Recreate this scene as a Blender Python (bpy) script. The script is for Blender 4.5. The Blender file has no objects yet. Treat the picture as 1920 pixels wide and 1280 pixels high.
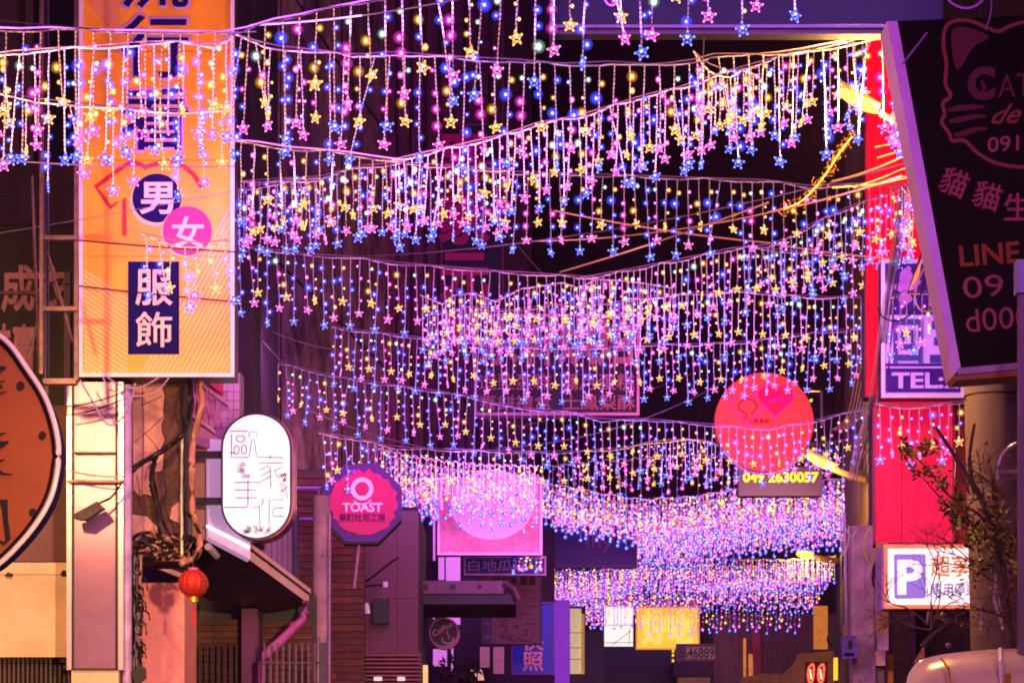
import bpy, math, random
from mathutils import Vector, Matrix
R = random.Random(7)
PI = math.pi
sc = bpy.context.scene
C = sc.collection

# ------------------------------------------------------------------ camera
F = 4800.0; CX = 960.0; HY = 1550.0; EYE = 1.6        # focal length in photo pixels, vanishing height, eye height
cam_d = bpy.data.cameras.new('camera'); cam = bpy.data.objects.new('camera', cam_d); C.objects.link(cam)
cam.location = (0, 0, EYE); cam.rotation_euler = (PI / 2, 0, 0)
cam_d.sensor_width = 36; cam_d.lens = F / 1920 * 36; cam_d.shift_y = (HY - 640) / 1920
cam_d.clip_start = 0.1; cam_d.clip_end = 2000
sc.camera = cam

# ------------------------------------------------------------------ night sky
w = bpy.data.worlds.new('World'); sc.world = w; w.use_nodes = True
nt = w.node_tree; nt.nodes.clear()
sky = nt.nodes.new('ShaderNodeTexSky'); sky.sky_type = 'NISHITA'; sky.sun_disc = False
sky.sun_elevation = math.radians(-4); sky.sun_rotation = math.radians(200)
mixc = nt.nodes.new('ShaderNodeMixRGB'); mixc.blend_type = 'ADD'; mixc.inputs[0].default_value = 1
mixc.inputs[2].default_value = (0.05, 0.01, 0.12, 1)          # city glow
bg = nt.nodes.new('ShaderNodeBackground'); bg.inputs[1].default_value = 0.10
ow = nt.nodes.new('ShaderNodeOutputWorld')
nt.links.new(sky.outputs[0], mixc.inputs[1]); nt.links.new(mixc.outputs[0], bg.inputs[0]); nt.links.new(bg.outputs[0], ow.inputs[0])

sc.view_settings.view_transform = 'Standard'; sc.view_settings.look = 'None'
sc.view_settings.exposure = 0.0; sc.view_settings.gamma = 1
cy = sc.cycles
cy.max_bounces = 6; cy.diffuse_bounces = 2; cy.glossy_bounces = 3; cy.transparent_max_bounces = 40
cy.volume_bounces = 0; cy.sample_clamp_indirect = 1.5; cy.sample_clamp_direct = 0
cy.use_light_tree = True; cy.filter_width = 1.9

# ------------------------------------------------------------------ the light of the star curtains and added fill lamps
def area_lamp(name, x, Y, z, sx, sz, col, power, yaw=0, pitch=0):
    l = bpy.data.lights.new(name, 'AREA'); l.shape = 'RECTANGLE'; l.size = sx; l.size_y = sz
    l.color = col; l.energy = power
    o = bpy.data.objects.new(name, l); o.location = (x, Y, z); o.rotation_euler = (PI / 2 + pitch, 0, yaw); C.objects.link(o)
    return o
PINK = (0.95, 0.26, 0.90); VIOL = (0.50, 0.20, 1.0); WARM = (1.0, 0.52, 0.16)
# one lamp per few curtains; the first two are unseen, added frontal fill
for (x, Y, z, sx, sz, col, pw) in [
        (0.0, 5.0, 6.2, 6.0, 0.6, PINK, 150), (0.0, 10.5, 5.5, 6.0, 0.5, PINK, 190),
        (-0.3, 15.2, 6.6, 6.0, 0.6, VIOL, 200), (0.0, 19.0, 6.5, 6.0, 0.6, PINK, 190), (0.3, 23.0, 6.4, 6.0, 0.5, PINK, 180),
        (0.4, 27.0, 6.6, 6.0, 0.5, PINK, 200), (0.8, 30.0, 6.3, 6.0, 0.5, VIOL, 200), (1.5, 34.5, 6.2, 6.0, 0.5, PINK, 200), (2.2, 41.0, 6.5, 6.0, 0.6, PINK, 220),
        (3.0, 50.0, 7.0, 6.0, 0.6, VIOL, 260), (4.4, 62.0, 7.2, 6.0, 0.6, VIOL, 260)]:
    area_lamp('curtain_glow_fill', x, Y, z, sx, sz, col, pw * .64)

def fill_spot(name, loc, aim, power, angle, col=WARM, r=.25):
    l = bpy.data.lights.new(name, 'SPOT'); l.energy = power; l.color = col; l.spot_size = math.radians(angle); l.spot_blend = 1; l.shadow_soft_size = r
    o = bpy.data.objects.new(name, l); C.objects.link(o); o.location = loc
    o.rotation_euler = (Vector(aim) - Vector(loc)).to_track_quat('-Z', 'Y').to_euler(); return o
# warm fill spots added near the camera for unseen shop light, aimed low
fill_spot('warm_fill_spot', (2.6, 3.0, 3.0), (-3.3, 20.5, 2.3), 12500, 29, (1, .56, .30))
fill_spot('warm_fill_spot', (2.4, 2.0, 3.2), (3.4, 20, 1.9), 800, 30, (1, .55, .35))

# ------------------------------------------------------------------ pixel helpers
def P(px, py, Y): return Vector(((px - CX) * Y / F, Y, EYE + (HY - py) * Y / F))
def U(Y): return Y / F                                     # metres per photo pixel at distance Y
def s2l(c): return tuple(((v / 255) / 12.92 if v / 255 <= .04045 else ((v / 255 + .055) / 1.055) ** 2.4) for v in c)

# ------------------------------------------------------------------ materials
MATS = {}
def mat(name, col, rough=.6, metal=0, emit=0, ecol=None, dirt=.25, scale=6, bump=.15, srgb=True, spec=.4, streak=False, alpha=1):
    """procedural surface: base colour broken up by two noises, fine relief, optional emission"""
    if name in MATS: return MATS[name]
    c = s2l(col) if srgb else col
    m = bpy.data.materials.new(name); m.use_nodes = True; t = m.node_tree; L = t.links
    b = t.nodes['Principled BSDF']
    b.inputs['Roughness'].default_value = rough; b.inputs['Metallic'].default_value = metal
    b.inputs['Specular IOR Level'].default_value = spec
    tc = t.nodes.new('ShaderNodeTexCoord'); mp = t.nodes.new('ShaderNodeMapping')
    L.new(tc.outputs['Object'], mp.inputs[0])
    if streak: mp.inputs['Scale'].default_value = (1, 1, .12)
    n = t.nodes.new('ShaderNodeTexNoise'); n.inputs['Scale'].default_value = scale; n.inputs['Detail'].default_value = 6; n.inputs['Roughness'].default_value = .65
    L.new(mp.outputs[0], n.inputs['Vector'])
    n2 = t.nodes.new('ShaderNodeTexNoise'); n2.inputs['Scale'].default_value = scale * .27; n2.inputs['Detail'].default_value = 3
    L.new(tc.outputs['Object'], n2.inputs['Vector'])
    mul = t.nodes.new('ShaderNodeMath'); mul.operation = 'MULTIPLY'; L.new(n.outputs[0], mul.inputs[0]); L.new(n2.outputs[0], mul.inputs[1])
    cr = t.nodes.new('ShaderNodeValToRGB'); cr.color_ramp.elements[0].position = .12; cr.color_ramp.elements[1].position = .42
    d = max(0, 1 - dirt * 2)
    cr.color_ramp.elements[0].color = (c[0] * d, c[1] * d, c[2] * d, 1)
    k = 1 + dirt * .5
    cr.color_ramp.elements[1].color = (min(1, c[0] * k), min(1, c[1] * k), min(1, c[2] * k), 1)
    L.new(mul.outputs[0], cr.inputs[0]); L.new(cr.outputs[0], b.inputs['Base Color'])
    if bump:
        bp = t.nodes.new('ShaderNodeBump'); bp.inputs['Strength'].default_value = bump; bp.inputs['Distance'].default_value = .01
        L.new(n.outputs[0], bp.inputs['Height']); L.new(bp.outputs[0], b.inputs['Normal'])
    if emit:
        e = s2l(ecol) if ecol else c
        mx = t.nodes.new('ShaderNodeMixRGB'); mx.blend_type = 'MULTIPLY'; mx.inputs[0].default_value = min(1, dirt * 1.5)
        mx.inputs[1].default_value = (*e, 1)
        cr2 = t.nodes.new('ShaderNodeValToRGB'); cr2.color_ramp.elements[0].position = .1; cr2.color_ramp.elements[1].position = .3
        cr2.color_ramp.elements[0].color = (.45, .45, .45, 1)
        L.new(mul.outputs[0], cr2.inputs[0]); L.new(cr2.outputs[0], mx.inputs[2])
        L.new(mx.outputs[0], b.inputs['Emission Color']); b.inputs['Emission Strength'].default_value = emit
    b.inputs['Alpha'].default_value = alpha
    MATS[name] = m
    return m
def glow_mat(name, col, strength, solid=1.0, sample=False):
    """LED plastic and built bulb halos: emits, and where solid < 1 partly lets through what lies behind"""
    if name in MATS: return MATS[name]
    m = bpy.data.materials.new(name); m.use_nodes = True; t = m.node_tree; t.nodes.clear()
    e = t.nodes.new('ShaderNodeEmission'); e.inputs[0].default_value = (*col, 1); e.inputs[1].default_value = strength
    o = t.nodes.new('ShaderNodeOutputMaterial')
    if solid < 1:
        tr = t.nodes.new('ShaderNodeBsdfTransparent'); mx = t.nodes.new('ShaderNodeMixShader'); mx.inputs[0].default_value = solid
        t.links.new(tr.outputs[0], mx.inputs[1]); t.links.new(e.outputs[0], mx.inputs[2]); t.links.new(mx.outputs[0], o.inputs[0])
    else: t.links.new(e.outputs[0], o.inputs[0])
    if not sample: m.cycles.emission_sampling = 'NONE'
    MATS[name] = m
    return m

# ------------------------------------------------------------------ mesh builder
WO = {}          # world origin of each object or Empty
class MB:
    def __init__(s): s.v = []; s.f = []; s.mi = []; s.m = 0
    def add(s, vs, fs):
        k = len(s.v); s.v += [tuple(v) for v in vs]
        for f in fs: s.f.append([i + k for i in f]); s.mi.append(s.m)
        return s
    def hexa(s, a, b):       # a, b: two lists of four corners
        return s.add(list(a) + list(b), [(0, 1, 2, 3), (7, 6, 5, 4), (0, 4, 5, 1), (1, 5, 6, 2), (2, 6, 7, 3), (3, 7, 4, 0)])
    def box(s, x0, y0, x1, y1, Y, d):       # photo pixels at distance Y, d metres deep
        a, c = P(x0, y1, Y), P(x1, y0, Y)
        return s.wbox(a.x, c.x, Y, Y + d, a.z, c.z)
    def wbox(s, x0, x1, y0, y1, z0, z1):
        return s.hexa([(x0, y0, z0), (x1, y0, z0), (x1, y0, z1), (x0, y0, z1)], [(x0, y1, z0), (x1, y1, z0), (x1, y1, z1), (x0, y1, z1)])
    def prism(s, pts, Y, d):                # outline in photo pixels pushed back d metres
        n = len(pts); f = [P(x, y, Y) for x, y in pts]
        s.add([(p.x, p.y, p.z) for p in f] + [(p.x, p.y + d, p.z) for p in f],
              [list(range(n)), list(range(2 * n - 1, n - 1, -1))] + [(i, i + n, (i + 1) % n + n, (i + 1) % n) for i in range(n)])
        return s
    def tube(s, pts, r, n=6, r2=None, cap=True):
        pts = [Vector(p) for p in pts]; m = len(pts); rings = []
        up = Vector((0, 0, 1))
        k0 = len(s.v)
        for i, p in enumerate(pts):
            d = (pts[min(i + 1, m - 1)] - pts[max(i - 1, 0)]).normalized()
            u = d.cross(up)
            if u.length < .05: u = d.cross(Vector((1, 0, 0)))
            u.normalize(); v = d.cross(u)
            rr = r if r2 is None else r + (r2 - r) * i / max(1, m - 1)
            for j in range(n):
                a = 2 * PI * j / n
                s.v.append(tuple(p + u * math.cos(a) * rr + v * math.sin(a) * rr))
        for i in range(m - 1):
            for j in range(n):
                a = k0 + i * n + j; b = k0 + i * n + (j + 1) % n
                s.f.append([a, b, b + n, a + n]); s.mi.append(s.m)
        if cap:
            s.f.append([k0 + j for j in range(n)][::-1]); s.mi.append(s.m)
            s.f.append([k0 + (m - 1) * n + j for j in range(n)]); s.mi.append(s.m)
        return s
    def ribbon(s, pts, wpx, Y, closed=False):     # printed line of even width, photo pixels
        n = len(pts); q = [Vector((x, y)) for x, y in pts]; L_, R_ = [], []
        for i in range(n):
            a = q[i - 1] if (i or closed) else q[i]; b = q[(i + 1) % n] if (i < n - 1 or closed) else q[i]
            d = (b - a)
            if d.length < 1e-6: d = Vector((1, 0))
            d.normalize(); nrm = Vector((-d.y, d.x)) * wpx / 2
            L_.append(q[i] + nrm); R_.append(q[i] - nrm)
        vs = [P(p.x, p.y, Y) for p in L_] + [P(p.x, p.y, Y) for p in R_]
        s.add(vs, [(i, (i + 1) % n, (i + 1) % n + n, i + n) for i in range(n if closed else n - 1)])
        return s
    def disc(s, cx, cy, r, Y, n=32, ry=None):
        s.add([P(cx + r * math.cos(2 * PI * i / n), cy + (ry or r) * math.sin(2 * PI * i / n), Y) for i in range(n)], [list(range(n))]); return s
    def build(s, name, mats, parent=None, origin=None, smooth=False):
        if not isinstance(mats, (list, tuple)): mats = [mats]
        if origin is None:
            xs = [v[0] for v in s.v]; ys = [v[1] for v in s.v]; zs = [v[2] for v in s.v]
            origin = Vector(((min(xs) + max(xs)) / 2, (min(ys) + max(ys)) / 2, min(zs)))
        origin = Vector(origin)
        me = bpy.data.meshes.new(name)
        me.from_pydata([(v[0] - origin.x, v[1] - origin.y, v[2] - origin.z) for v in s.v], [], s.f)
        for m in mats: me.materials.append(m)
        if len(mats) > 1: me.polygons.foreach_set('material_index', s.mi)
        if smooth: me.polygons.foreach_set('use_smooth', [True] * len(s.f))
        me.update()
        o = bpy.data.objects.new(name, me); C.objects.link(o)
        if parent is not None:
            o.parent = parent; o.location = origin - WO[parent.name]
        else: o.location = origin
        WO[o.name] = origin
        return o
def tag(o, label, cat, group=None):
    o['label'] = label; o['category'] = cat
    if group: o['group'] = group
    return o
def thing(name, label, cat, loc, group=None):
    o = bpy.data.objects.new(name, None); C.objects.link(o); o.location = loc; o.empty_display_size = .2
    WO[o.name] = Vector(loc); return tag(o, label, cat, group)
def structure(o): o['kind'] = 'structure'; return o
def stuff(o): o['kind'] = 'stuff'; return o

def text_mesh(body, offset=0.0, outline=0, res=3, shear=0):
    c = bpy.data.curves.new('print', 'FONT'); c.body = body; c.size = 1; c.offset = offset; c.resolution_u = res; c.shear = shear
    if outline: c.fill_mode = 'NONE'; c.bevel_depth = outline; c.bevel_resolution = 0
    o = bpy.data.objects.new('print', c); C.objects.link(o)
    dg = bpy.context.evaluated_depsgraph_get()
    m = bpy.data.meshes.new_from_object(o.evaluated_get(dg))
    vs = [v.co.copy() for v in m.vertices]; fs = [list(p.vertices) for p in m.polygons]
    bpy.data.objects.remove(o); bpy.data.curves.remove(c); bpy.data.meshes.remove(m)
    return vs, fs
def text(body, rect, Y, m, parent, offset=.02, outline=0, name='lettering', quad=None, rot=0, shear=0, th=.004, vertical=False):
    """lettering fitted to a photo rectangle (x0,y0,x1,y1) or to four corners TL TR BR BL, th metres thick"""
    if vertical: body = '\n'.join(body)
    cjk = not outline and any(ord(ch) > 0x2E80 for ch in body)
    vs, fs = text_mesh(body, 0 if cjk else offset, outline, shear=shear)
    if not vs: return None
    x0 = min(v.x for v in vs); x1 = max(v.x for v in vs); y0 = min(v.y for v in vs); y1 = max(v.y for v in vs)
    z0 = min(v.z for v in vs); z1 = max(v.z for v in vs)
    nfill = len(vs)
    if cjk and offset > .004:          # heavier strokes: a rounded edge bead round the flat glyph
        v2, f2 = text_mesh(body, 0, offset * .9, res=2); fs = fs + [[i + nfill for i in f] for f in f2]; vs = vs + v2
        z0 = min(v.z for v in v2); z1 = max(v.z for v in v2)
    if quad is None:
        a, b, c_, d = rect; quad = [(a, b), (c_, b), (c_, d), (a, d)]
    if rot:
        mx = sum(q[0] for q in quad) / 4; my = sum(q[1] for q in quad) / 4
        quad = [(mx + (x - mx) * math.cos(rot) - (y - my) * math.sin(rot), my + (x - mx) * math.sin(rot) + (y - my) * math.cos(rot)) for x, y in quad]
    mb = MB(); out = []
    for iv, v in enumerate(vs):
        u = (v.x - x0) / (x1 - x0); t = (y1 - v.y) / (y1 - y0)
        top = Vector(quad[0]).lerp(Vector(quad[1]), u); bot = Vector(quad[3]).lerp(Vector(quad[2]), u)
        q = top.lerp(bot, t); p = P(q.x, q.y, Y)
        if cjk and iv < nfill: p.y -= th * .55
        elif (outline or cjk) and z1 > z0: p.y += ((v.z - z0) / (z1 - z0) - 1) * th
        out.append(p)
    mb.add(out, fs)
    return mb.build(name, m, parent)

def catmull(pts, n=6, closed=False):
    out = []; m = len(pts); g = (lambda i: pts[i % m]) if closed else (lambda i: pts[min(max(i, 0), m - 1)])
    for i in range(m if closed else m - 1):
        p0, p1, p2, p3 = (Vector(g(i + k)) for k in (-1, 0, 1, 2))
        for j in range(n):
            t = j / n
            out.append(.5 * ((2 * p1) + (p2 - p0) * t + (2 * p0 - 5 * p1 + 4 * p2 - p3) * t * t + (3 * p1 - p0 - 3 * p2 + p3) * t ** 3))
    if not closed: out.append(Vector(pts[-1]))
    return out
def wirepath(a, b, Ya, Yb=None, sag=0.1, n=14):
    A = P(*a, Ya); B = P(*b, Yb or Ya)
    return [A.lerp(B, i / n) - Vector((0, 0, sag * 4 * (i / n) * (1 - i / n))) for i in range(n + 1)]
def cable(label, pts, r, m, cat='cable', group=None, name='overhead_cable', n=5):
    o = MB().tube(pts, r, n).build(name, m); return tag(o, label, cat, group)

# street: left and right facade lines
def LX(Y): return -7.89 + .131 * Y
def RX(Y): return .992 + .1116 * Y
def side(mb, x0, Y0, x1, Y1, z0, z1, th=.3, inward=-1):   # facade along the street; inward: -1 body lies to the left
    d = Vector((x1 - x0, Y1 - Y0)).normalized(); n = Vector((d.y, -d.x)) * (-inward) * -th
    a = [(x0, Y0, z0), (x1, Y1, z0), (x1, Y1, z1), (x0, Y0, z1)]
    b = [(p[0] + n.x, p[1] + n.y, p[2]) for p in a]
    return mb.hexa(a, b)

# materials used often
M_frame = mat('sign_frame_aluminium', (215, 200, 215), .35, .3, dirt=.12, scale=9)
M_darkmetal = mat('dark_steel', (60, 50, 56), .5, .6, dirt=.3, scale=14)
M_black = mat('black_paint', (14, 12, 15), .45, dirt=.1, scale=8)
M_cable = mat('black_cable', (22, 20, 24), .5, dirt=.1)
M_greycable = mat('grey_cable', (130, 115, 125), .5, dirt=.2)
M_palecable = mat('pale_cable', (205, 195, 205), .45, dirt=.1)
M_navy = mat('navy_vinyl', (16, 10, 84), .8, dirt=.08, spec=.1)
M_white = mat('white_vinyl', (235, 220, 228), .45, dirt=.08)
M_conc = mat('weathered_concrete', (150, 132, 130), .85, dirt=.38, scale=5, bump=.5)
M_plum = mat('plum_stucco', (196, 142, 160), .9, dirt=.46, scale=2.6, bump=.8)
M_dark = mat('dark_facade', (62, 40, 64), .85, dirt=.35, scale=2.0, bump=.4)
M_glass = mat('night_glass', (10, 12, 40), .08, 0, dirt=.1, spec=.7, bump=0)

# ================================================================== SETTING
o = MB().wbox(-120, 120, -40, 900, -.4, 0).build('ground', mat('ground_concrete', (96, 92, 92), .9, dirt=.3, scale=.8)); structure(o)
g = MB().add([(-2.9 - 4, -10, .004), (2.3 - 1, -10, .004), (RX(140) - .8, 140, .004), (LX(140) + .8, 140, .004)], [(0, 1, 2, 3)])
g.v = [(LX(-10) + .6, -10, .004), (RX(-10) - .6, -10, .004), (RX(110) - .6, 110, .004), (LX(110) + .6, 110, .004)]
structure(g.build('road', mat('asphalt', (62, 60, 62), .8, dirt=.3, scale=3, bump=.6)))
for k, f in enumerate((LX, RX)):
    s_ = .6 if k == 0 else -.6
    kb = MB(); Y0, Y1 = -10, 108
    kb.hexa([(f(Y0), Y0, 0), (f(Y0) + s_, Y0, 0), (f(Y1) + s_, Y1, 0), (f(Y1), Y1, 0)], [(f(Y0), Y0, .12), (f(Y0) + s_, Y0, .12), (f(Y1) + s_, Y1, .12), (f(Y1), Y1, .12)])
    structure(kb.build('pavement', M_conc))

# ================================================================== LEFT BUILDINGS
# stucco building: long blank wall beside the orange sign
b = thing('stucco_building', 'tall plum stucco building with blank stained wall right of the orange lightbox', 'building', (LX(37), 37, 0))
mb = MB(); side(mb, LX(31), 31, LX(44.1), 44.1, 6.67, 30, .4); mb.build('upper_wall', M_plum, b)
for Yj in (35.6, 39.9):                     # vertical render joints and floor bands
    j = MB(); side(j, LX(Yj) + .012, Yj, LX(Yj + .05) + .012, Yj + .05, 6.7, 30, .02); j.build('render_joint', M_dark, b)
for zj in (9.4, 13.4, 17.6):
    j = MB(); side(j, LX(31.1) + .014, 31.1, LX(44) + .014, 44, zj, zj + .05, .02); j.build('floor_band', M_dark, b)
mb = MB(); mb.box(693, -400, 727, 958, 43.7, .5); mb.build('corner_pier', mat('pier_render', (210, 146, 172), .85, dirt=.35, scale=3, bump=.5), b)
mb = MB(); mb.box(726.5, -400, 730, 958, 43.6, .3); mb.build('drain_pipe', mat('red_pipe', (190, 60, 90), .5), b)
mb = MB(); side(mb, LX(31.3) - .3, 31.3, LX(44) - .3, 44, 0, 6.66, .3); mb.build('lower_wall', M_dark, b)

# glazed building beyond it
b = thing('glazed_building', 'dark glazed building beyond the plum stucco wall with tall navy panes', 'building', (LX(51), 51, 0))
mb = MB(); side(mb, LX(44.5) - .25, 44.5, LX(58.3) - .25, 58.3, 6, 32, .3); mb.build('wall', M_dark, b)
Ys = [44.6, 46.0, 47.5, 49.1, 50.8, 52.5, 54.3, 56.2, 58.1]
for r_ in range(6):
    z0 = 6.8 + r_ * 3.9
    for i in range(8):
        w_ = MB(); side(w_, LX(Ys[i] + .12) - .16, Ys[i] + .12, LX(Ys[i + 1]) - .16, Ys[i + 1], z0, z0 + 3.3, .04); w_.build('window_pane', M_glass, b)
for i, Yj in enumerate(Ys):
    j = MB(); side(j, LX(Yj), Yj, LX(Yj + .1), Yj + .1, 6, 32, .2); j.build('mullion', mat('plum_mullion', (150, 84, 130), .6), b)
mb = MB(); mb.box(0, 0, 1, 1, 1, 1); mb = MB(); side(mb, LX(44.5) - .6, 44.5, LX(63) - .6, 63, 0, 5.9, .3); mb.build('shopfront_wall', M_dark, b)

b = thing('far_plum_building', 'plum painted building with a long flat wall left of the dark street gap', 'building', (LX(61), 61, 0))
mb = MB(); side(mb, LX(58.5) + .05, 58.5, LX(63.6) + .05, 63.6, 6, 40, .5); mb.build('wall', mat('plum_paint', (150, 84, 130), .85, dirt=.3, scale=1.2), b)
mb = MB(); mb.box(940, -300, 944, 900, 58.3, .1); mb.build('corner_trim', mat('pale_trim', (178, 120, 165), .6), b)
mb = MB(); side(mb, LX(58.5), 58.5, LX(63), 63, 0, 5.95, .5); mb.build('low_wall', M_dark, b)

# plum clad shop block with louvres
b = thing('clad_shop', 'dark plum metal clad shop block with slatted louvre under the octagonal toast sign', 'shop', P(732, 1550, 32) * 1)
pm = mat('plum_cladding', (108, 48, 66), .45, .1, dirt=.2, scale=2, streak=True)
for x0, x1 in ((681, 693), (693.6, 744), (744.6, 784)):
    for y0, y1 in ((957, 1121), (1121.8, 1224)):
        MB().box(x0, y0, x1, y1, 32.0, .1).build('panel', pm, b)
MB().box(682, 950, 783.5, 1900, 32.12, 3).build('shop_body', M_dark, b)
for i in range(12):
    y = 1228 + i * 7.6
    mb = MB(); x0, x1 = P(678, y, 31.9).x, P(790, y, 31.9).x; z = P(0, y, 31.9).z
    mb.hexa([(x0, 31.86, z - .012), (x1, 31.86, z - .012), (x1, 31.86, z + .012), (x0, 31.86, z + .012)], [(x0, 31.97, z + .01), (x1, 31.97, z + .01), (x1, 31.97, z + .035), (x0, 31.97, z + .035)])
    mb.build('slat', mat('louvre_slat', (150, 84, 72), .5, dirt=.2), b)
MB().box(701, 1268, 716, 1275, 31.8, .05).build('lamp_glass', glow_mat('lamp_pale_pink', (1, .55, .6), 1.3), b)
MB().box(745, 1268, 759, 1275, 31.8, .05).build('lamp_glass', MATS['lamp_pale_pink'], b)

# timber clad back wall between pole and clad shop, and the one under the eave
wood = [mat('timber_%s' % k, c, .6, dirt=.4, scale=7, bump=.4, streak=False) for k, c in (('amber', (128, 60, 28)), ('umber', (104, 46, 24)), ('russet', (116, 52, 30)))]
b = thing('timber_wall', 'brown timber plank wall behind the pale concrete pole', 'wall', P(635, 1550, 31.0) * 1)
y = 884
while y < 1300:
    x = 553
    while x < 682:
        x2 = 682 if x > 560 or R.random() < .6 else x + R.uniform(50, 80)
        MB().box(x + .5, y, x2 - .5, y + 11.6, 31.0 + R.uniform(0, .025), .05).build('plank', R.choice(wood), b); x = x2
    y += 13
MB().box(550, 880, 683, 1900, 31.08, .2).build('backing', M_black, b)

b = thing('timber_shopfront', 'timber slatted shop front under the eave with an iron grille', 'shop front', P(410, 1550, 25.5) * 1)
y = 1160
while y < 1300:
    for x0, x1 in ((348, 398), (398.6, 455)): MB().box(x0, y, x1, y + 10.4, 25.5 + R.uniform(0, .02), .04).build('plank', R.choice(wood), b)
    for x0, x1 in ((484, 530), (530.6, 586)): MB().box(x0, y + 4, x1, y + 14.4, 25.9 + R.uniform(0, .02), .04).build('plank', R.choice(wood), b)
    y += 11.4 + R.uniform(0, .3)
MB().box(345, 1112, 590, 1900, 26.0, .3).build('backing', M_black, b)
MB().box(453, 1140, 483, 1900, 25.2, .5).build('post', mat('plum_post', (110, 52, 96), .6, dirt=.15), b)
for i in range(8):
    x = 361 + i * 11.6
    MB().box(x, 1207, x + 3.6, 1500, 25.3, .02).build('grille_bar', M_darkmetal, b)
for x in (344.5, 452): MB().box(x, 1150 if x > 400 else 1100, x + 3, 1500, 25.25, .05).build('edge_trim', mat('gold_trim', (215, 160, 110), .5, dirt=.1), b)
# fence further right
b = thing('railing', 'dark grey vertical bar railing before the timber wall left of the pale pole', 'railing', P(545, 1550, 24.6) * 1)
for i in range(9):
    x = 494 + i * 11.8
    MB().box(x, 1205 + (i % 2) * 2, x + 3.6, 1700, 24.6, .02).build('bar', mat('grey_plum_steel', (112, 88, 106), .5, .2), b)
MB().box(490, 1240, 598, 1243, 24.63, .02).build('rail', MATS['grey_plum_steel'], b)
MB().box(598, 1204, 612, 1700, 24.4, .1).build('post', mat('slate_steel', (84, 66, 84), .5, .2), b)

# eave with gutter and downpipe
e = thing('eave', 'pink lit sloping eave with double fascia over the timber shop front', 'eave', (P(500, 1040, 24.5)))
fa = mat('pink_fascia', (252, 205, 195), .5, dirt=.15)
def strip(mb, pts0, pts1, Ya, Yb, d=.08):     # band between two slanting lines
    (xa, ya), (xb, yb) = pts0; (xc, yc), (xd, yd) = pts1
    a = [P(xc, yc, Ya), P(xd, yd, Yb), P(xb, yb, Yb), P(xa, ya, Ya)]
    return mb.hexa(a, [p + Vector((-.02, d, 0)) for p in a])
strip(MB(), ((437, 992), (583, 1104)), ((437, 1001), (583, 1112)), 23.2, 25.6).build('upper_fascia', fa, e)
strip(MB(), ((437, 1008), (579, 1115)), ((437, 1026), (579, 1131)), 23.25, 25.6).build('lower_fascia', fa, e)
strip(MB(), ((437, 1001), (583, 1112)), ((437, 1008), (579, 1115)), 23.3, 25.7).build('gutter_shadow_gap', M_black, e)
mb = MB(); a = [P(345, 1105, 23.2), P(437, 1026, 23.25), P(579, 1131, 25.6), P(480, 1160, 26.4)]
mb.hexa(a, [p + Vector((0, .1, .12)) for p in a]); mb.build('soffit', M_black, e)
strip(MB(), ((268, 1046), (350, 1077)), ((268, 1054), (350, 1087)), 22.4, 22.9).build('near_fascia', fa, e)
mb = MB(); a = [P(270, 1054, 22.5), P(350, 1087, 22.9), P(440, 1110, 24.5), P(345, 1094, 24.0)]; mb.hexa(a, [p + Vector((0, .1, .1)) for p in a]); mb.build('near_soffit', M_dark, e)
mb = MB(); mb.tube([P(390, 1024, 23.0), P(424, 1062, 23.6)], .035, 8); mb.build('lamp_tube', mat('tube_glass', (225, 215, 220), .2, dirt=.05), e)
mb = MB(); mb.tube([P(404, 1100, 24), P(437, 1136, 25)], .02, 6); mb.build('brace', M_darkmetal, e)
d = MB(); d.tube([P(573, 1126, 25.3), P(573, 1150, 25.3), P(568, 1160, 25.3), P(496, 1228, 24.9), P(488, 1240, 24.9), P(487, 1600, 24.9)], .042, 10)
dp = tag(d.build('downpipe', mat('magenta_pipe', (190, 84, 160), .4, dirt=.12), smooth=True), 'magenta lit rain pipe bending down from the eave end', 'downpipe')
for (x, y, Y) in ((552, 1173, 25.2), (505, 1219, 25.0)):
    MB().tube([P(x - 4, y + 3.5, Y), P(x + 3, y - 3, Y)], .052, 10).build('pipe_collar', MATS['magenta_pipe'], dp)

# purple corrugated siding behind the eave
b = thing('metal_siding', 'ribbed purple metal siding between the eave and the pale concrete pole', 'siding', P(515, 1104, 27.5) * 1)
sdm = mat('violet_siding', (168, 120, 168), .5, dirt=.15, streak=True)
for i in range(8):
    MB().box(470 + i * 10, 985, 479 + i * 10, 1110, 27.5 + (i % 2) * .03, .08).build('rib_sheet', sdm, b)
MB().box(550, 960, 558, 1110, 27.4, .2).build('edge_post', mat('indigo_edge', (70, 44, 110), .5), b)

# concrete pole
p = thing('concrete_pole', 'slim pale concrete pole under the toast sign', 'utility pole', P(602, 1550, 26.5) * 1)
polem = mat('pole_concrete', (196, 158, 156), .8, dirt=.22, scale=9, bump=.3)
MB().tube([P(598, 1900, 26.5), P(603, 930, 26.5)], .088, 18).build('shaft', polem, p, smooth=True)
MB().tube([P(616, 1900, 26.4), P(618, 962, 26.4)], .014, 8).build('conduit', mat('lilac_conduit', (200, 160, 200), .4), p)
for (x, y) in ((604, 1039), (597, 1195)): MB().tube([P(x, y, 26.3) + Vector((0, .11, 0)), P(x, y, 26.3) + Vector((0, .08, 0))], .008, 8).build('bolt_hole', M_black, p)

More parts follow.
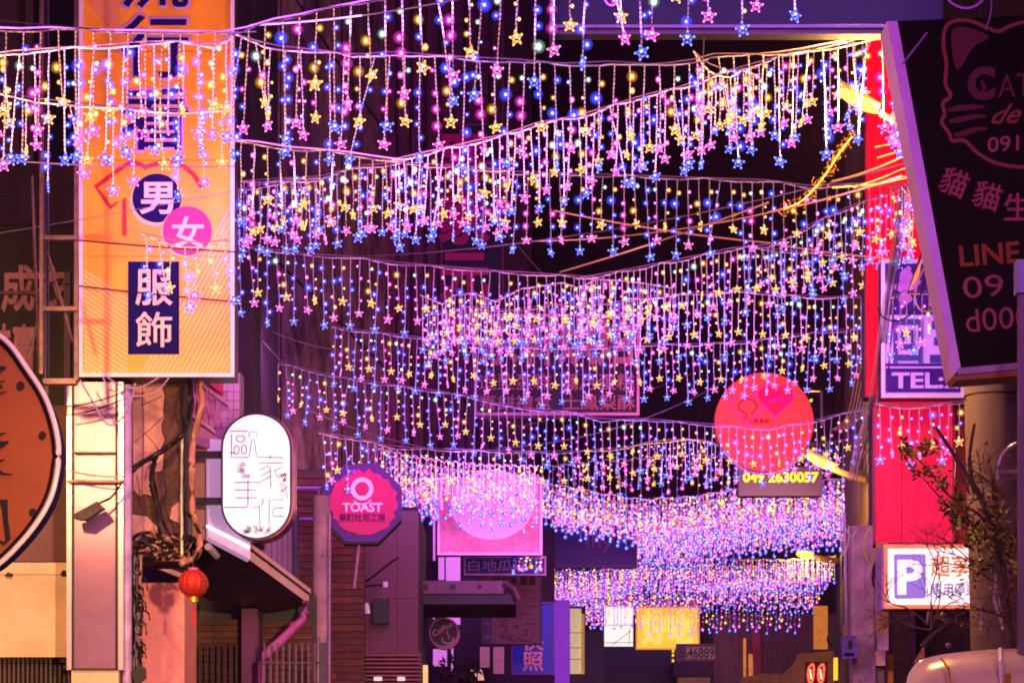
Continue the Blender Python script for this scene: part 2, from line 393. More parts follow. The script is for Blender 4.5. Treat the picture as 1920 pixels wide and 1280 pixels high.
# ================================================================== FAR LEFT CLUSTER
# dark frame ladder holding the orange sign
b = thing('sign_scaffold', 'rusty steel ladder frame holding the orange lightbox at its left', 'scaffold', P(110, 1550, 19.2) * 1)
st = mat('rust_steel', (120, 84, 92), .5, .3, dirt=.35, scale=12)
for x in (78, 88): MB().box(x - 4, -300, x + 2, 700 if x < 80 else 740, 19.2 + (x - 78) * .02, .05).build('upright', st if x < 80 else mat('indigo_steel', (48, 36, 84), .5, .3), b)
MB().box(139, -300, 146, 712, 19.25, .05).build('upright', st, b)
for y in (445, 578, 713): MB().box(80, y - 4, 145, y + 4, 19.18, .05).build('rung', st, b)
MB().box(82, 709, 142, 719, 19.0, .1).build('foot_arm', st, b)
for k, (a, c_) in enumerate((((60, 330), (74, 700)), ((88, 470), (136, 640)), ((46, 700), (86, 540)))):
    MB().tube([P(*a, 19.4), P(*c_, 19.4)], .012, 6).build('stay', st, b)

# dark upper facade far left + sign with clothes lettering
b = thing('left_facade', 'dark shuttered upper facade at the far left behind the ladder frame', 'building', P(40, 1550, 26) * 1)
MB().box(-700, -600, 470, 1000, 26.0, 3).build('wall', M_dark, b)
for i in range(26):
    MB().box(-60, 308 + i * 4.6, 146, 311.6 + i * 4.6, 25.9, .05).build('shutter_slat', mat('shutter_mauve', (66, 44, 56), .6, .2, dirt=.2), b)
MB().box(-60, -300, 36, 290, 25.8, .2).build('pier', mat('mauve_pier', (98, 62, 88), .8, dirt=.3), b)
MB().box(60, -300, 140, 300, 25.9, .1).build('window_pane', M_glass, b)
MB().box(48, -300, 60, 300, 25.7, .1).build('window_frame', st, b)
b = thing('clothes_signboard', 'black signboard with faded pink clothes lettering left of the ladder frame', 'sign', P(50, 720, 23) * 1)
MB().box(-60, 425, 140, 760, 23.0, .15).build('board', M_black, b)
fade = mat('faded_pink_letter', (205, 140, 140), .6, dirt=.25)
text('成衣', (4, 498, 128, 582), 22.97, fade, b, .03); text('特賣', (-22, 610, 66, 712), 22.97, fade, b, .03)
MB().box(-60, 545, 72, 551, 22.9, .04).build('batten', st, b)
MB().box(120, 510, 130, 760, 22.85, .05).build('side_post', mat('side_post_mauve', (110, 80, 96), .5), b)

# orange rounded sign at the left edge
b = thing('rounded_orange_sign', 'big rounded orange sign with brush lettering and pale tube edge at the left border', 'sign', P(-60, 1072, 13) * 1)
rim = catmull([(-190, 560), (-60, 600), (8, 636), (50, 690), (88, 752), (109, 830), (104, 900), (84, 955), (40, 1015), (-20, 1068), (-120, 1110), (-250, 1120), (-340, 1000), (-360, 800), (-300, 620)], 7, True)
ce = Vector((-120, 840))
def sc_(pts, k): return [ce + (p - ce) * k for p in pts]
MB().prism([tuple(q) for q in rim], 13.05, .2).build('sign_body', M_navy, b)
MB().prism([tuple(q) for q in sc_(rim, .955)], 13.02, .02).build('face', mat('burnt_orange_face', (146, 70, 20), .5, dirt=.1, scale=3), b)
MB().tube([P(q.x, q.y, 13.0) for q in sc_(rim, 1.0)] + [P(rim[0].x, rim[0].y, 13.0)], .014, 8).build('edge_tube', mat('pale_edge_tube', (240, 205, 205), .25, dirt=.06), b, smooth=True)
MB().tube([P(q.x, q.y, 13.0) for q in sc_(rim, .972)] + [P(*sc_(rim, .972)[0], 13.0)], .011, 6).build('dark_edging', M_black, b)
ink = M_black
for i, (x, y, r) in enumerate(((39, 723, 8), (80, 816, 7.5), (62, 960, 7))):
    MB().disc(x, y, r * .9, 13.005, 14, ry=r * 1.1).build('printed_dot', ink, b)
def brush(pts, ws, Y, m, parent):
    q = [Vector(p) for p in pts]; n = len(q); L_ = []; R_ = []
    for i in range(n):
        d_ = (q[min(i + 1, n - 1)] - q[max(i - 1, 0)]).normalized(); nn = Vector((-d_.y, d_.x)) * ws[i] / 2
        L_.append(q[i] + nn); R_.append(q[i] - nn)
    mb = MB(); mb.add([P(v.x, v.y, Y) for v in L_ + R_], [(i, i + 1, i + 1 + n, i + n) for i in range(n - 1)])
    return mb.build('brush_stroke', m, parent)
brush([(-14, 704), (4, 690), (12, 688)], [8, 10, 3], 13.004, ink, b); brush([(-14, 716), (0, 716), (11, 713)], [4, 4, 2], 13.003, ink, b)
brush([(-10, 724), (0, 722), (5, 728)], [5, 4, 3], 13.004, ink, b); brush([(-16, 738), (0, 737), (12, 734)], [4, 4, 2], 13.003, ink, b)
brush([(-16, 816), (0, 814), (12, 811)], [5, 5, 2], 13.004, ink, b); brush([(-14, 842), (4, 832), (16, 828)], [14, 13, 4], 13.004, ink, b)
brush([(-12, 868), (0, 864), (9, 862)], [5, 5, 3], 13.004, ink, b); brush([(-14, 872), (6, 888), (24, 889)], [5, 5, 2], 13.003, ink, b)
brush([(-14, 942), (9, 940), (11, 972), (16, 1010), (8, 1019), (-6, 1010)], [10, 14, 8, 9, 6, 3], 13.004, ink, b)
for k, ch in enumerate('美味餐'): text(ch, (-110, 660 + k * 130, -30, 760 + k * 130), 13.004, ink, b, .03)

# lower wall behind: dark wall, cream panel, ribbed shutter
b = thing('cream_panel_wall', 'shop wall with cream metal panel above a ribbed dark shutter at bottom left', 'wall', P(40, 1550, 20.6) * 1)
MB().box(-500, 760, 127, 1052, 20.6, .6).build('upper_wall', mat('mauve_render', (120, 84, 84), .85, dirt=.2, scale=3, bump=.3), b)
crm = mat('cream_panel', (240, 200, 160), .5, dirt=.22, scale=2.2, bump=.08)
MB().box(-500, 1054, 127, 1076, 20.5, .1).build('panel', crm, b); MB().box(-500, 1077.2, 127, 1231, 20.5, .1).build('panel', crm, b)
mb = MB()
for i in range(40): mb.box(-200 + i * 8.6, 1233, -195.5 + i * 8.6, 1900, 20.62, .05)
stuff(mb.build('shutter_ribs', mat('shutter_brown', (86, 70, 64), .5, .3), b))
MB().box(-500, 1232, 127, 1900, 20.7, .3).build('shutter_back', M_black, b)
for x, y, r in ((16, 1076, 7), (120, 1072, 7), (117, 1238, 8)):
    MB().prism([(x - r, y + 3), (x - r * .2, y - r * .6), (x + r, y - r * .2), (x + r * .7, y + 4)], 20.45, .05).build('torn_bracket', mat('rust_dark', (60, 34, 30), .8), b)

# stainless lightbox column with warped reflections
b = thing('steel_column', 'tall polished steel clad column with black trim lines under the orange lightbox', 'column', P(180, 1550, 20) * 1)
stl = bpy.data.materials.new('polished_steel'); stl.use_nodes = True
t = stl.node_tree; bs = t.nodes['Principled BSDF']; bs.inputs['Metallic'].default_value = .8; bs.inputs['Roughness'].default_value = .33
bs.inputs['Base Color'].default_value = (.24, .12, .24, 1)
tc = t.nodes.new('ShaderNodeTexCoord'); nz = t.nodes.new('ShaderNodeTexNoise'); nz.inputs['Scale'].default_value = .8; nz.inputs['Detail'].default_value = 0
bp = t.nodes.new('ShaderNodeBump'); bp.inputs['Strength'].default_value = .25; bp.inputs['Distance'].default_value = .3
t.links.new(tc.outputs['Object'], nz.inputs[0]); t.links.new(nz.outputs[0], bp.inputs['Height']); t.links.new(bp.outputs[0], bs.inputs['Normal'])
n3 = t.nodes.new('ShaderNodeTexNoise'); n3.inputs['Scale'].default_value = 14; n3.inputs['Detail'].default_value = 5
cr = t.nodes.new('ShaderNodeValToRGB'); cr.color_ramp.elements[0].position = .3; cr.color_ramp.elements[0].color = (.36, .36, .36, 1); cr.color_ramp.elements[1].position = .65; cr.color_ramp.elements[1].color = (.33, .33, .33, 1)
t.links.new(tc.outputs['Object'], n3.inputs[0]); t.links.new(n3.outputs[0], cr.inputs[0]); t.links.new(cr.outputs[0], bs.inputs['Roughness'])
for (y0, y1) in ((716, 847), (849.5, 902), (904, 1253)):
    MB().box(138.6, y0, 216, y1, 20.02, .06).build('panel', stl, b)
for x0, x1 in ((125, 134), (221.6, 231)): MB().box(x0, 716, x1, 1255, 20.0, .4).build('edge_channel', mat('lilac_channel', (225, 200, 215), .3, .5, dirt=.1), b)
for x in (134.4, 216.6): MB().box(x, 716, x + 4.4, 1255, 20.005, .06).build('black_trim', M_black, b)
MB().box(138.9, 846.6, 216.2, 850.2, 19.975, .02).build('crossbar', M_black, b)
MB().box(125.2, 899, 230.8, 903.6, 19.95, .02).build('crossbar', mat('copper_bar', (200, 120, 90), .4), b)
MB().box(134.4, 1252, 221, 1255.5, 19.96, .02).build('crossbar', M_black, b)
MB().box(134, 1256, 222, 1600, 19.99, .1).build('lower_panel', crm, b); MB().box(127, 717, 229, 1600, 20.07, .5).build('core', M_darkmetal, b)
fl = thing('floodlight', 'small dark floodlight hanging askew on the steel column', 'lamp', P(172, 972, 19.9) * 1)
MB().prism([(138, 963), (182, 939), (194, 951), (160, 974), (139, 971)], 19.75, .12).build('housing', M_darkmetal, fl)
MB().tube([P(186, 943, 19.8), P(206, 934, 19.85), P(214, 926, 19.85), P(222, 915, 19.85), P(230, 902, 19.85)], .009, 5).build('lead', M_darkmetal, fl)

# pipe, old column with broken plaster, cable bundle
tag(MB().tube([P(238.5, 1900, 20.08), P(238.5, 722, 20.08)], .037, 14).build('drain_pipe', mat('lilac_pipe', (178, 150, 196), .4, dirt=.25, scale=12), smooth=True), 'straight lilac drain pipe right of the polished steel column', 'pipe')
b = thing('old_pillar', 'old pillar of cracked pink plaster with a dark broken patch', 'pillar', P(294, 1550, 20.4) * 1)
pl = mat('cracked_plaster', (206, 148, 142), .85, dirt=.3, scale=8, bump=.6)
MB().box(247, 690, 336, 1052, 20.4, .6).build('core', mat('broken_render', (96, 64, 58), .95, dirt=.4, scale=12, bump=1), b)
jag = [(248, 700), (306, 700)] + [(306 + R.uniform(-4, 3), 712 + k * 14) for k in range(12)] + [(304, 882), (286, 886), (280, 920), (288, 930), (270, 925), (262, 930), (250, 918)]
MB().prism(jag, 20.37, .04).build('plaster', pl, b)
MB().prism([(248, 964), (276, 968), (296, 990), (290, 1010), (262, 1014), (248, 1010)], 20.37, .04).build('plaster', pl, b)
MB().prism([(322, 950), (336, 940), (336, 980), (318, 972)], 20.38, .03).build('plaster', pl, b)
for (a, c_) in (((266, 700), (266, 930)), ((250, 830), (306, 780)), ((272, 812), (300, 850)), ((262, 760), (304, 742)), ((256, 890), (262, 950))):
    MB().ribbon([a, ((a[0] + c_[0]) / 2 + 3, (a[1] + c_[1]) / 2), c_], 1.4, 20.365).build('crack', mat('crack_dark', (90, 50, 54), .9), b)
b = thing('lower_pillar', 'smooth pink rendered pillar left of the red lantern', 'pillar', P(308, 1550, 20.8) * 1)
MB().box(262, 1092, 345.6, 1900, 20.8, .8).build('shaft', mat('pink_render', (226, 140, 132), .8, dirt=.1, scale=14, bump=.2), b)
b = thing('tiled_wall', 'narrow wall of pale glazed tiles beside the cracked pillar', 'wall', P(344, 1000, 22) * 1)
tl = [mat('tile_%s' % k, c, .25, dirt=.1) for k, c in (('lilac', (196, 150, 196)), ('rose', (186, 128, 176)))]
for r_ in range(16):
    for c_ in range(2):
        MB().box(333 + c_ * 9.6, 712 + r_ * 17.4, 341.8 + c_ * 9.6, 728.4 + r_ * 17.4, 22.0 + R.uniform(0, .008), .03).build('tile', R.choice(tl), b)
for r_ in range(9):
    for c_ in range(6):
        MB().box(380 + c_ * 11.6, 700 + r_ * 17, 390.8 + c_ * 11.6, 716 + r_ * 17, 23.6 + R.uniform(0, .008), .03).build('tile', R.choice(tl), b)
MB().box(331, 700, 353, 1000, 22.03, .3).build('mortar', M_conc, b); MB().box(378, 698, 451, 854, 23.64, .3).build('mortar', M_conc, b)

b = thing('balcony', 'small pink lit balcony with twisted bars tucked under the orange lightbox', 'balcony', P(395, 835, 22.6) * 1)
bm = mat('pink_iron', (226, 120, 196), .4, dirt=.15)
strip(MB(), ((362, 706), (430, 755)), ((362, 712), (430, 762)), 22.4, 23.4).build('top_rail', bm, b)
strip(MB(), ((362, 775), (404, 806)), ((362, 782), (404, 814)), 22.3, 22.9).build('bottom_rail', bm, b)
strip(MB(), ((362, 790), (415, 825)), ((362, 830), (415, 848)), 22.3, 23.0).build('slab', mat('pink_slab', (222, 140, 200), .7, dirt=.12), b)
for i in range(9):
    k = i / 8; Yk = 22.35 + .8 * k; x = 364 + 48 * k; yt = 708 + 36 * k; yb = 776 + 34 * k
    MB().tube([P(x, yt, Yk), P(x - 2, (yt + yb) / 2 - 8, Yk), P(x + 2.5, (yt + yb) / 2 + 8, Yk), P(x, yb, Yk)], .011, 6).build('baluster', bm, b)
strip(MB(), ((385, 700), (430, 704)), ((385, 714), (430, 748)), 23.3, 23.7).build('awning_edge', mat('crimson_awning', (200, 50, 96), .6), b)

b = thing('fascia_lightbox', 'white lilac shop fascia box behind the oval sign', 'sign', P(420, 1045, 23) * 1)
fl_ = mat('lilac_fascia', (232, 190, 232), .35, emit=.42, ecol=(255, 190, 250), dirt=.08, streak=True)
mb = MB(); a = [P(390, 1006, 22.7), P(469, 1048, 22.95), P(469, 830, 22.95), P(390, 822, 22.7)]; mb.hexa(a, [p + Vector((-.05, .25, 0)) for p in a]); mb.build('box', fl_, b)
strip(MB(), ((390, 983), (469, 1022)), ((390, 988), (469, 1028)), 22.66, 22.91, .02).build('light_strip', glow_mat('warm_white_strip', (1, .85, .8), 1.4), b)
MB().box(358, 855, 388.5, 1010, 22.9, .4).build('side_panel', mat('tan_side', (196, 140, 122), .7, dirt=.1), b)
MB().box(366, 835, 389, 850, 22.85, .4).build('corner_trim', mat('orange_trim', (205, 130, 100), .6), b)

# cables on the pillar
b = thing('cable_bundle', 'tangle of black and tan cables looped on the cracked pillar', 'cables', P(310, 960, 20) * 1)
tan = mat('tan_cable', (190, 130, 110), .5, dirt=.2)
paths = [([(352, 706), (358, 740), (350, 800), (330, 826), (296, 850), (262, 870), (246, 884)], .022, M_cable), ([(345, 706), (340, 760), (346, 830), (346, 960), (344, 1010)], .012, M_cable),
         ([(290, 852), (282, 900), (292, 950), (300, 1000)], .014, M_cable), ([(296, 850), (288, 890), (298, 945), (308, 985), (330, 1018), (345, 1030)], .012, M_cable),
         ([(376, 706), (378, 760), (362, 830), (360, 900), (362, 960), (374, 1000), (370, 1040), (340, 1056)], .026, tan), ([(352, 962), (368, 985), (376, 1010), (368, 1045), (345, 1060)], .012, M_cable),
         ([(341, 820), (341, 1040)], .012, mat('white_strip_cable', (220, 225, 190), .4)), ([(250, 1010), (262, 1000), (290, 1000), (320, 1020), (350, 1022)], .014, M_cable)]
for q, r_, m_ in paths:
    MB().tube([P(v.x, v.y, 20.2 + .06 * math.sin(i * .7)) for i, v in enumerate(catmull(q, 6))], r_, 7).build('cable', m_, b, smooth=True)
for k in range(26):
    cx, cy = R.uniform(268, 350), R.uniform(1004, 1048); n_ = 9; q = []
    for i in range(n_): q.append((cx + R.uniform(-24, 24), cy + R.uniform(-12, 12)))
    MB().tube([P(v.x, min(v.y, 1056), 20.25 + R.uniform(-.05, .05)) for v in catmull(q, 4)], R.uniform(.005, .010), 5).build('cable', R.choice([M_cable, tan, M_cable, M_darkmetal]), b)
b = thing('cable_strip', 'ragged vertical run of cut cables between the drain pipe and pink pillar', 'cables', P(255, 1550, 20.1) * 1)
for k in range(14):
    x = R.uniform(249, 266); q = [(x + R.uniform(-3, 4), 1040 + i * 26) for i in range(10)]
    MB().tube([P(v.x, v.y, 20.1 + R.uniform(-.03, .03)) for v in catmull(q, 3)], R.uniform(.006, .012), 5).build('cable', R.choice([M_cable, M_cable, tan, M_greycable]), b)
for k in range(12):
    x, y = R.uniform(262, 280), R.uniform(1080, 1260)
    MB().tube([P(x - 8, y, 20.05), P(x, y + 6, 19.98), P(x + 2, y + R.uniform(12, 30), 20.02)], .008, 5).build('cable_end', R.choice([M_cable, tan]), b)
MB().prism([(246, 1262), (258, 1246), (270, 1250), (271, 1270), (262, 1276), (256, 1290)], 20.0, .12).build('junction_box', M_black, b)
for q, lab in (([(192, 706), (210, 732), (250, 742), (292, 735), (318, 706)], 'lilac cable loop hanging lowest under the orange lightbox'), ([(200, 706), (226, 722), (262, 726), (300, 706)], 'shorter lilac cable loop directly under the orange lightbox'),
               ([(150, 712), (178, 760), (196, 790), (212, 796), (232, 780), (246, 750), (254, 718)], 'thin twisted cable drooping over the polished steel column')):
    cable(lab, [P(v.x, v.y, 19.6) for v in catmull(q, 6)], .007, mat('lilac_cable', (170, 140, 190), .4), name='hanging_cable')
for y0, y1, lab in ((762, 734, 'upper dark wire crossing the polished steel column'), (778, 748, 'lower dark wire crossing the polished steel column'), (880, 893, 'copper wire crossing the steel column beside its copper bar')):
    cable(lab, wirepath((124, y0), (232, y1), 19.75, sag=.02), .006, M_cable if y0 < 800 else tan, name='wire')

# ================================================================== SIGNS
def signbox(name, label, rect, Y, depth, face, frame=None, bw=6, frame_depth=.03):
    x0, y0, x1, y1 = rect
    t_ = thing(name, label, 'sign', P((x0 + x1) / 2, y1, Y + depth / 2))
    MB().box(x0 + .5, y0 + .5, x1 - .5, y1 - .5, Y + .02, depth).build('sign_body', M_darkmetal, t_)
    MB().box(x0 + 1, y0 + 1, x1 - 1, y1 - 1, Y, .015).build('face', face, t_)
    if frame:
        f = MB(); d = frame_depth
        f.box(x0, y0, x1, y0 + bw, Y - d, d + .01); f.box(x0, y1 - bw, x1, y1, Y - d, d + .01)
        f.box(x0, y0 + bw, x0 + bw, y1 - bw, Y - d, d + .01); f.box(x1 - bw, y0 + bw, x1, y1 - bw, Y - d, d + .01)
        f.build('frame', frame, t_)
    return t_

# --- orange lightbox
OY = 20.0
b = signbox('orange_lightbox', 'tall orange vertical lightbox with clothing characters and slanting stripes', (148, -420, 439, 706), OY, .32,
            mat('orange_acrylic', (250, 168, 44), .4, dirt=.2, scale=2.5, bump=.03), mat('lightbox_frame', (235, 205, 225), .35, dirt=.1), 7)
pk = mat('peach_stripe', (255, 186, 150), .45, dirt=.05)
def clipseg(a, b_, x0, y0, x1, y1):
    dx, dy = b_[0] - a[0], b_[1] - a[1]; t0, t1 = 0, 1
    for p_, q_ in ((-dx, a[0] - x0), (dx, x1 - a[0]), (-dy, a[1] - y0), (dy, y1 - a[1])):
        if p_ == 0:
            if q_ < 0: return None
            continue
        r_ = q_ / p_
        if p_ < 0: t0 = max(t0, r_)
        else: t1 = min(t1, r_)
    return None if t0 > t1 else ((a[0] + dx * t0, a[1] + dy * t0), (a[0] + dx * t1, a[1] + dy * t1))
mb = MB()
for i in range(46):          # rising stripes, lower right
    xb = 262 + i * 9.2
    s_ = clipseg((xb, 704), (xb + 190, 350), 337, 345, 431, 698) if xb < 337 else clipseg((xb, 704), (xb + 190, 350), 262, 345, 431, 698)
    if s_ and (abs(s_[0][0] - s_[1][0]) > 4): mb.ribbon(s_, 2.6, OY - .003)
for i in range(24):
    xb = 262 + i * 9.2
    s_ = clipseg((xb, 704), (xb + 24, 664.5), 262, 665, 337, 698)
    if s_: mb.ribbon(s_, 2.6, OY - .003)
for i in range(30):          # falling stripes, lower left
    y0 = 505 + i * 9.4
    s_ = clipseg((156, y0), (300, y0 + 98), 156, 500, 239, 698)
    if s_ and abs(s_[0][0] - s_[1][0]) > 4: mb.ribbon(s_, 2.6, OY - .003)
mb.build('printed_stripes', pk, b)
mb = MB()
for i in range(34):
    x = 150 + i * 5.2
    s_ = clipseg((x, -20), (x + 160, 200), 156, -60, 224, 200)
    if s_ and abs(s_[0][0] - s_[1][0]) > 2: mb.ribbon(s_, 1.2, OY - .003)
mb.build('fine_stripes', mat('rose_stripe', (205, 120, 150), .5, dirt=.05), b)
rd = mat('dark_red_ink', (176, 22, 40), .5, dirt=.05)
MB().ribbon(catmull([(233, 442), (233, 372), (207, 389), (196, 372), (180, 350), (222, 319), (246, 304), (262, 308), (272, 314), (288, 309), (305, 303), (330, 304), (345, 312), (362, 326), (378, 351)], 1), 9, OY - .004).build('shirt_outline', rd, b)
MB().disc(290, 377, 47, OY - .003, 40).build('pale_ring', pk, b)
MB().disc(294, 371.5, 46, OY - .006, 40).build('navy_disc', M_navy, b)
MB().disc(349, 436, 47, OY - .0075, 40).build('pale_ring', pk, b)
MB().disc(351, 433, 46, OY - .010, 40).build('magenta_disc', mat('magenta_ink', (214, 8, 118), .5, dirt=.05), b)
pch = mat('peach_letter', (248, 196, 190), .5, dirt=.05)
text('男', (264, 343, 324, 400), OY - .012, pch, b, .025); text('女', (323, 407, 381, 464), OY - .014, pch, b, .02)
MB().box(240, 490, 336, 664, OY - .006, .004).build('navy_panel', M_navy, b)
text('服', (255, 506, 322, 571), OY - .010, pch, b, .016); text('飾', (255, 585, 322, 650), OY - .010, pch, b, .010)
lil = mat('lilac_letter_edge', (188, 130, 196), .5, dirt=.05)
for ch, r_ in (('流', (229, -92, 352, 14)), ('行', (229, 30, 352, 146)), ('看', (229, 166, 352, 280))):
    text(ch, (r_[0] - 3, r_[1] - 3, r_[2] + 3, r_[3] + 3), OY - .005, lil, b, .03, name='letter_outline'); text(ch, r_, OY - .010, M_navy, b, .012)
for q in ((420, 270), (436, 640)):
    pass
for y in (96, 300, 480): MB().box(156, y, 431, y + 1.2, OY - .002, .003).build('panel_seam', mat('seam_brown', (150, 84, 30), .6), b)
tag(MB().box(434, 598, 441, 640, 20.4, .1).build('tail_light', glow_mat('red_spot', (1, .02, .02), 1.6)), 'small red light peeping from behind the orange lightbox edge', 'lamp')
for (a, c_, lab) in (((100, 446), (470, 474), 'upper dark wire crossing the orange lightbox'), ((60, 525), (470, 568), 'lower dark wire crossing the orange lightbox'), ((-20, 440), (438, 358), 'faint thin wire rising across the clothing signs')):
    cable(lab, wirepath(a, c_, 19.7, sag=.01), .006 if 'dark' in lab else .003, M_cable if 'dark' in lab else M_greycable, name='wire')

# --- oval white sign
b = thing('oval_sign', 'white glowing capsule shaped sign with thin line characters and flowers', 'sign', P(481, 1012, 22) * 1)
def capsule(x0, y0, x1, y1, n=16):
    r = (x1 - x0) / 2; cx = (x0 + x1) / 2
    return [(cx + r * math.cos(a), y0 + r + r * math.sin(a)) for a in [PI + PI * i / n for i in range(n + 1)]] + [(cx + r * math.cos(a), y1 - r + r * math.sin(a)) for a in [PI * i / n for i in range(n + 1)]]
MB().prism(capsule(417, 774, 551, 1012), 22.04, .3).build('case', mat('rose_case', (150, 90, 110), .3, .4, dirt=.1), b)
MB().prism(capsule(414, 773, 547, 1011), 22.02, .04).build('rim', mat('dark_rim', (50, 22, 40), .35), b)
MB().prism(capsule(418, 777, 543, 1007), 22.0, .015).build('face', mat('lit_white_acrylic', (240, 240, 250), .4, emit=.62, ecol=(240, 236, 255), dirt=.02, bump=0), b)
gl = mat('thin_grey_line', (50, 36, 60), .5, dirt=0)
def lines(parts_, w_, Y, m_, parent, name='drawn_line'):
    mb = MB()
    for q in parts_: mb.ribbon(q, w_, Y)
    return mb.build(name, m_, parent)
def ell(cx, cy, rx, ry, n=14): return [(cx + rx * math.cos(2 * PI * i / n), cy + ry * math.sin(2 * PI * i / n)) for i in range(n + 1)]
def zz(pts): return [(400 + x * .2031, 760 + y * .2031) for x, y in pts]
L_ = [zz([(150, 236), (315, 236)]), zz([(168, 262), (168, 478), (320, 478), (338, 440), (352, 320), (366, 308), (382, 325), (395, 440), (408, 478), (640, 478), (650, 500)]),
      zz([(150, 432), (200, 440)]), ell(451, 822, 8, 6), ell(443.5, 843, 5, 8), ell(457.5, 842, 5, 8), zz([(330, 292), (335, 245), (400, 242), (402, 285)]), zz([(525, 450), (525, 490)]),
      zz([(415, 528), (640, 528)]), zz([(425, 598), (500, 556), (526, 575), (532, 760)]), zz([(430, 652), (525, 602)]), zz([(195, 708), (430, 708), (525, 652)]), zz([(640, 565), (565, 600), (580, 640), (610, 670)]),
      zz([(200, 778), (405, 778)]), zz([(205, 850), (405, 850)]), zz([(320, 690), (320, 925), (310, 938), (100, 938)]), zz([(460, 858), (455, 900), (425, 935), (360, 942)]), zz([(425, 935), (430, 1130)]),
      zz([(655, 866), (516, 870), (516, 1095)]), zz([(655, 942), (565, 945), (540, 985), (565, 1020), (655, 1022)]), zz([(670, 790), (690, 860)])]
lines(L_, 1.7, 21.996, gl, b)
for (cx, cy, n_, sx, sy) in ((456, 876, 9, 9, 8), (460, 893, 4, 7, 4), (531, 904, 14, 8, 17), (485, 993, 26, 27, 6)):
    fl2 = []
    for k in range(n_): x, y = cx + R.uniform(-sx, sx), cy + R.uniform(-sy, sy); fl2.append(ell(x, y, 3, 2.4, 7))
    lines(fl2, 1.1, 21.994, gl, b, 'drawn_flower')
lines([zz([(340, 640), (380, 605), (375, 640), (345, 675)])], .8, 21.993, gl, b, 'drawn_leaf')
for y in (845, 932): MB().box(337, y, 416, y + 13, 22.1, .06).build('bracket_arm', M_black, b)

# --- lantern
b = thing('red_lantern', 'round red paper lantern with gold collar and red tassel below the eave', 'lantern', P(362, 1168, 19.5) * 1)
ln = mat('red_paper', (170, 26, 20), .6, emit=.06, ecol=(255, 70, 10), dirt=.1)
c0 = P(362.5, 1093, 19.5); rr = 27.5 * U(19.5); N_ = 16
for k in range(N_):                  # gores of the paper globe
    mb = MB(); vs = []; a0, a1 = 2 * PI * k / N_, 2 * PI * (k + 1) / N_; H = 9
    for i in range(H + 1):
        th = PI * (.1 + .8 * i / H); z = c0.z + rr * .98 * math.cos(th)
        for a, bl in ((a0, 1), ((a0 + a1) / 2, 1.045), (a1, 1)): q = rr * math.sin(th) * bl; vs.append((c0.x + q * math.cos(a), c0.y + q * math.sin(a), z))
    mb.add(vs, [(i * 3 + j, i * 3 + j + 1, i * 3 + j + 4, i * 3 + j + 3) for i in range(H) for j in range(2)]); mb.build('paper_gore', ln, b)
gd = mat('gold_collar', (226, 150, 40), .35, .5)
MB().tube([P(362.5, 1118, 19.5), P(362.5, 1128, 19.5)], 9 * U(19.5), 14).build('lower_collar', gd, b); MB().tube([P(362.5, 1064, 19.5), P(362.5, 1070, 19.5)], 10 * U(19.5), 14).build('upper_collar', mat('pink_cap', (200, 90, 150), .5), b)
MB().tube([P(363, 1128, 19.5), P(363, 1145, 19.5)], 1.2 * U(19.5), 6).build('cord', rd, b); MB().tube([P(363, 1142, 19.5), P(364, 1169, 19.5)], 2.4 * U(19.5), 8).build('tassel', mat('red_tassel', (230, 40, 30), .7), b)
for sx in (-18, 19):
    for k in range(4): MB().disc(362.5 + sx, 1080 + k * 8.5, 2.6, 19.5 - rr * .80, 8).build('printed_mark', M_black, b)
MB().tube([P(362.5, 1064, 19.5), P(362.5, 1030, 19.5)], .004, 5).build('hanger', M_cable, b)

# --- octagonal toast sign
b = thing('octagon_sign', 'magenta and purple octagonal sign lettered TOAST on a bracket', 'sign', P(678, 1016, 28) * 1)
def octo(cx, cy, rx, ry): return [(cx + rx * math.cos(PI / 8 + PI / 4 * i) / .924, cy + ry * math.sin(PI / 8 + PI / 4 * i) / .924) for i in range(8)]
MB().prism(octo(676, 945, 76, 74), 28.03, .25).build('sign_body', mat('olive_side', (84, 66, 60), .6, dirt=.2), b)
MB().prism(octo(679, 942, 74, 73), 28.0, .02).build('face', mat('violet_face', (84, 8, 140), .45, dirt=.2, emit=.08), b)
sp = [(682 + 62 * (1 + .06 * math.sin(i * 2.7) + R.uniform(-.05, .05)) * math.cos(2 * PI * i / 40), 942 + 61 * (1 + .05 * math.sin(i * 3.1) + R.uniform(-.06, .06)) * math.sin(2 * PI * i / 40)) for i in range(40)]
MB().prism(sp, 27.99, .005).build('ink_splash', mat('hot_magenta', (196, 0, 104), .45, emit=.24, ecol=(245, 0, 120), dirt=.08), b)
wl = mat('pale_lilac_ink', (250, 200, 250), .5, emit=.25, dirt=.04)
MB().ribbon([(679 + 17 * math.cos(2 * PI * i / 36), 916 + 17.5 * math.sin(2 * PI * i / 36)) for i in range(36)], 8, 27.983, True).build('ring_logo', wl, b)
MB().ribbon([(663, 938), (670, 943), (679, 945), (688, 943), (696, 937)], 2.4, 27.983).build('ring_underline', wl, b)
MB().prism([(665, 914), (670, 921), (679, 930), (690, 919), (693, 914), (686, 905), (680, 903), (676, 908), (668, 909)], 27.978, .003).build('heart_mark', MATS['hot_magenta'], b)
text('TOAST', (642, 942, 717, 959), 27.98, wl, b, .03); text('麥町吐司工房', (636, 962, 722, 977), 27.98, mat('deep_violet_ink', (110, 0, 130), .5), b, .02)
br = mat('violet_steel', (150, 90, 200), .4, .2)
mb = MB(); mb.box(548, 911, 602, 916, 28.1, .05); mb.box(548, 969, 602, 974, 28.1, .05); mb.box(550, 917, 554, 968, 28.1, .05); mb.box(596, 917, 600, 968, 28.1, .05); mb.build('bracket', br, b)
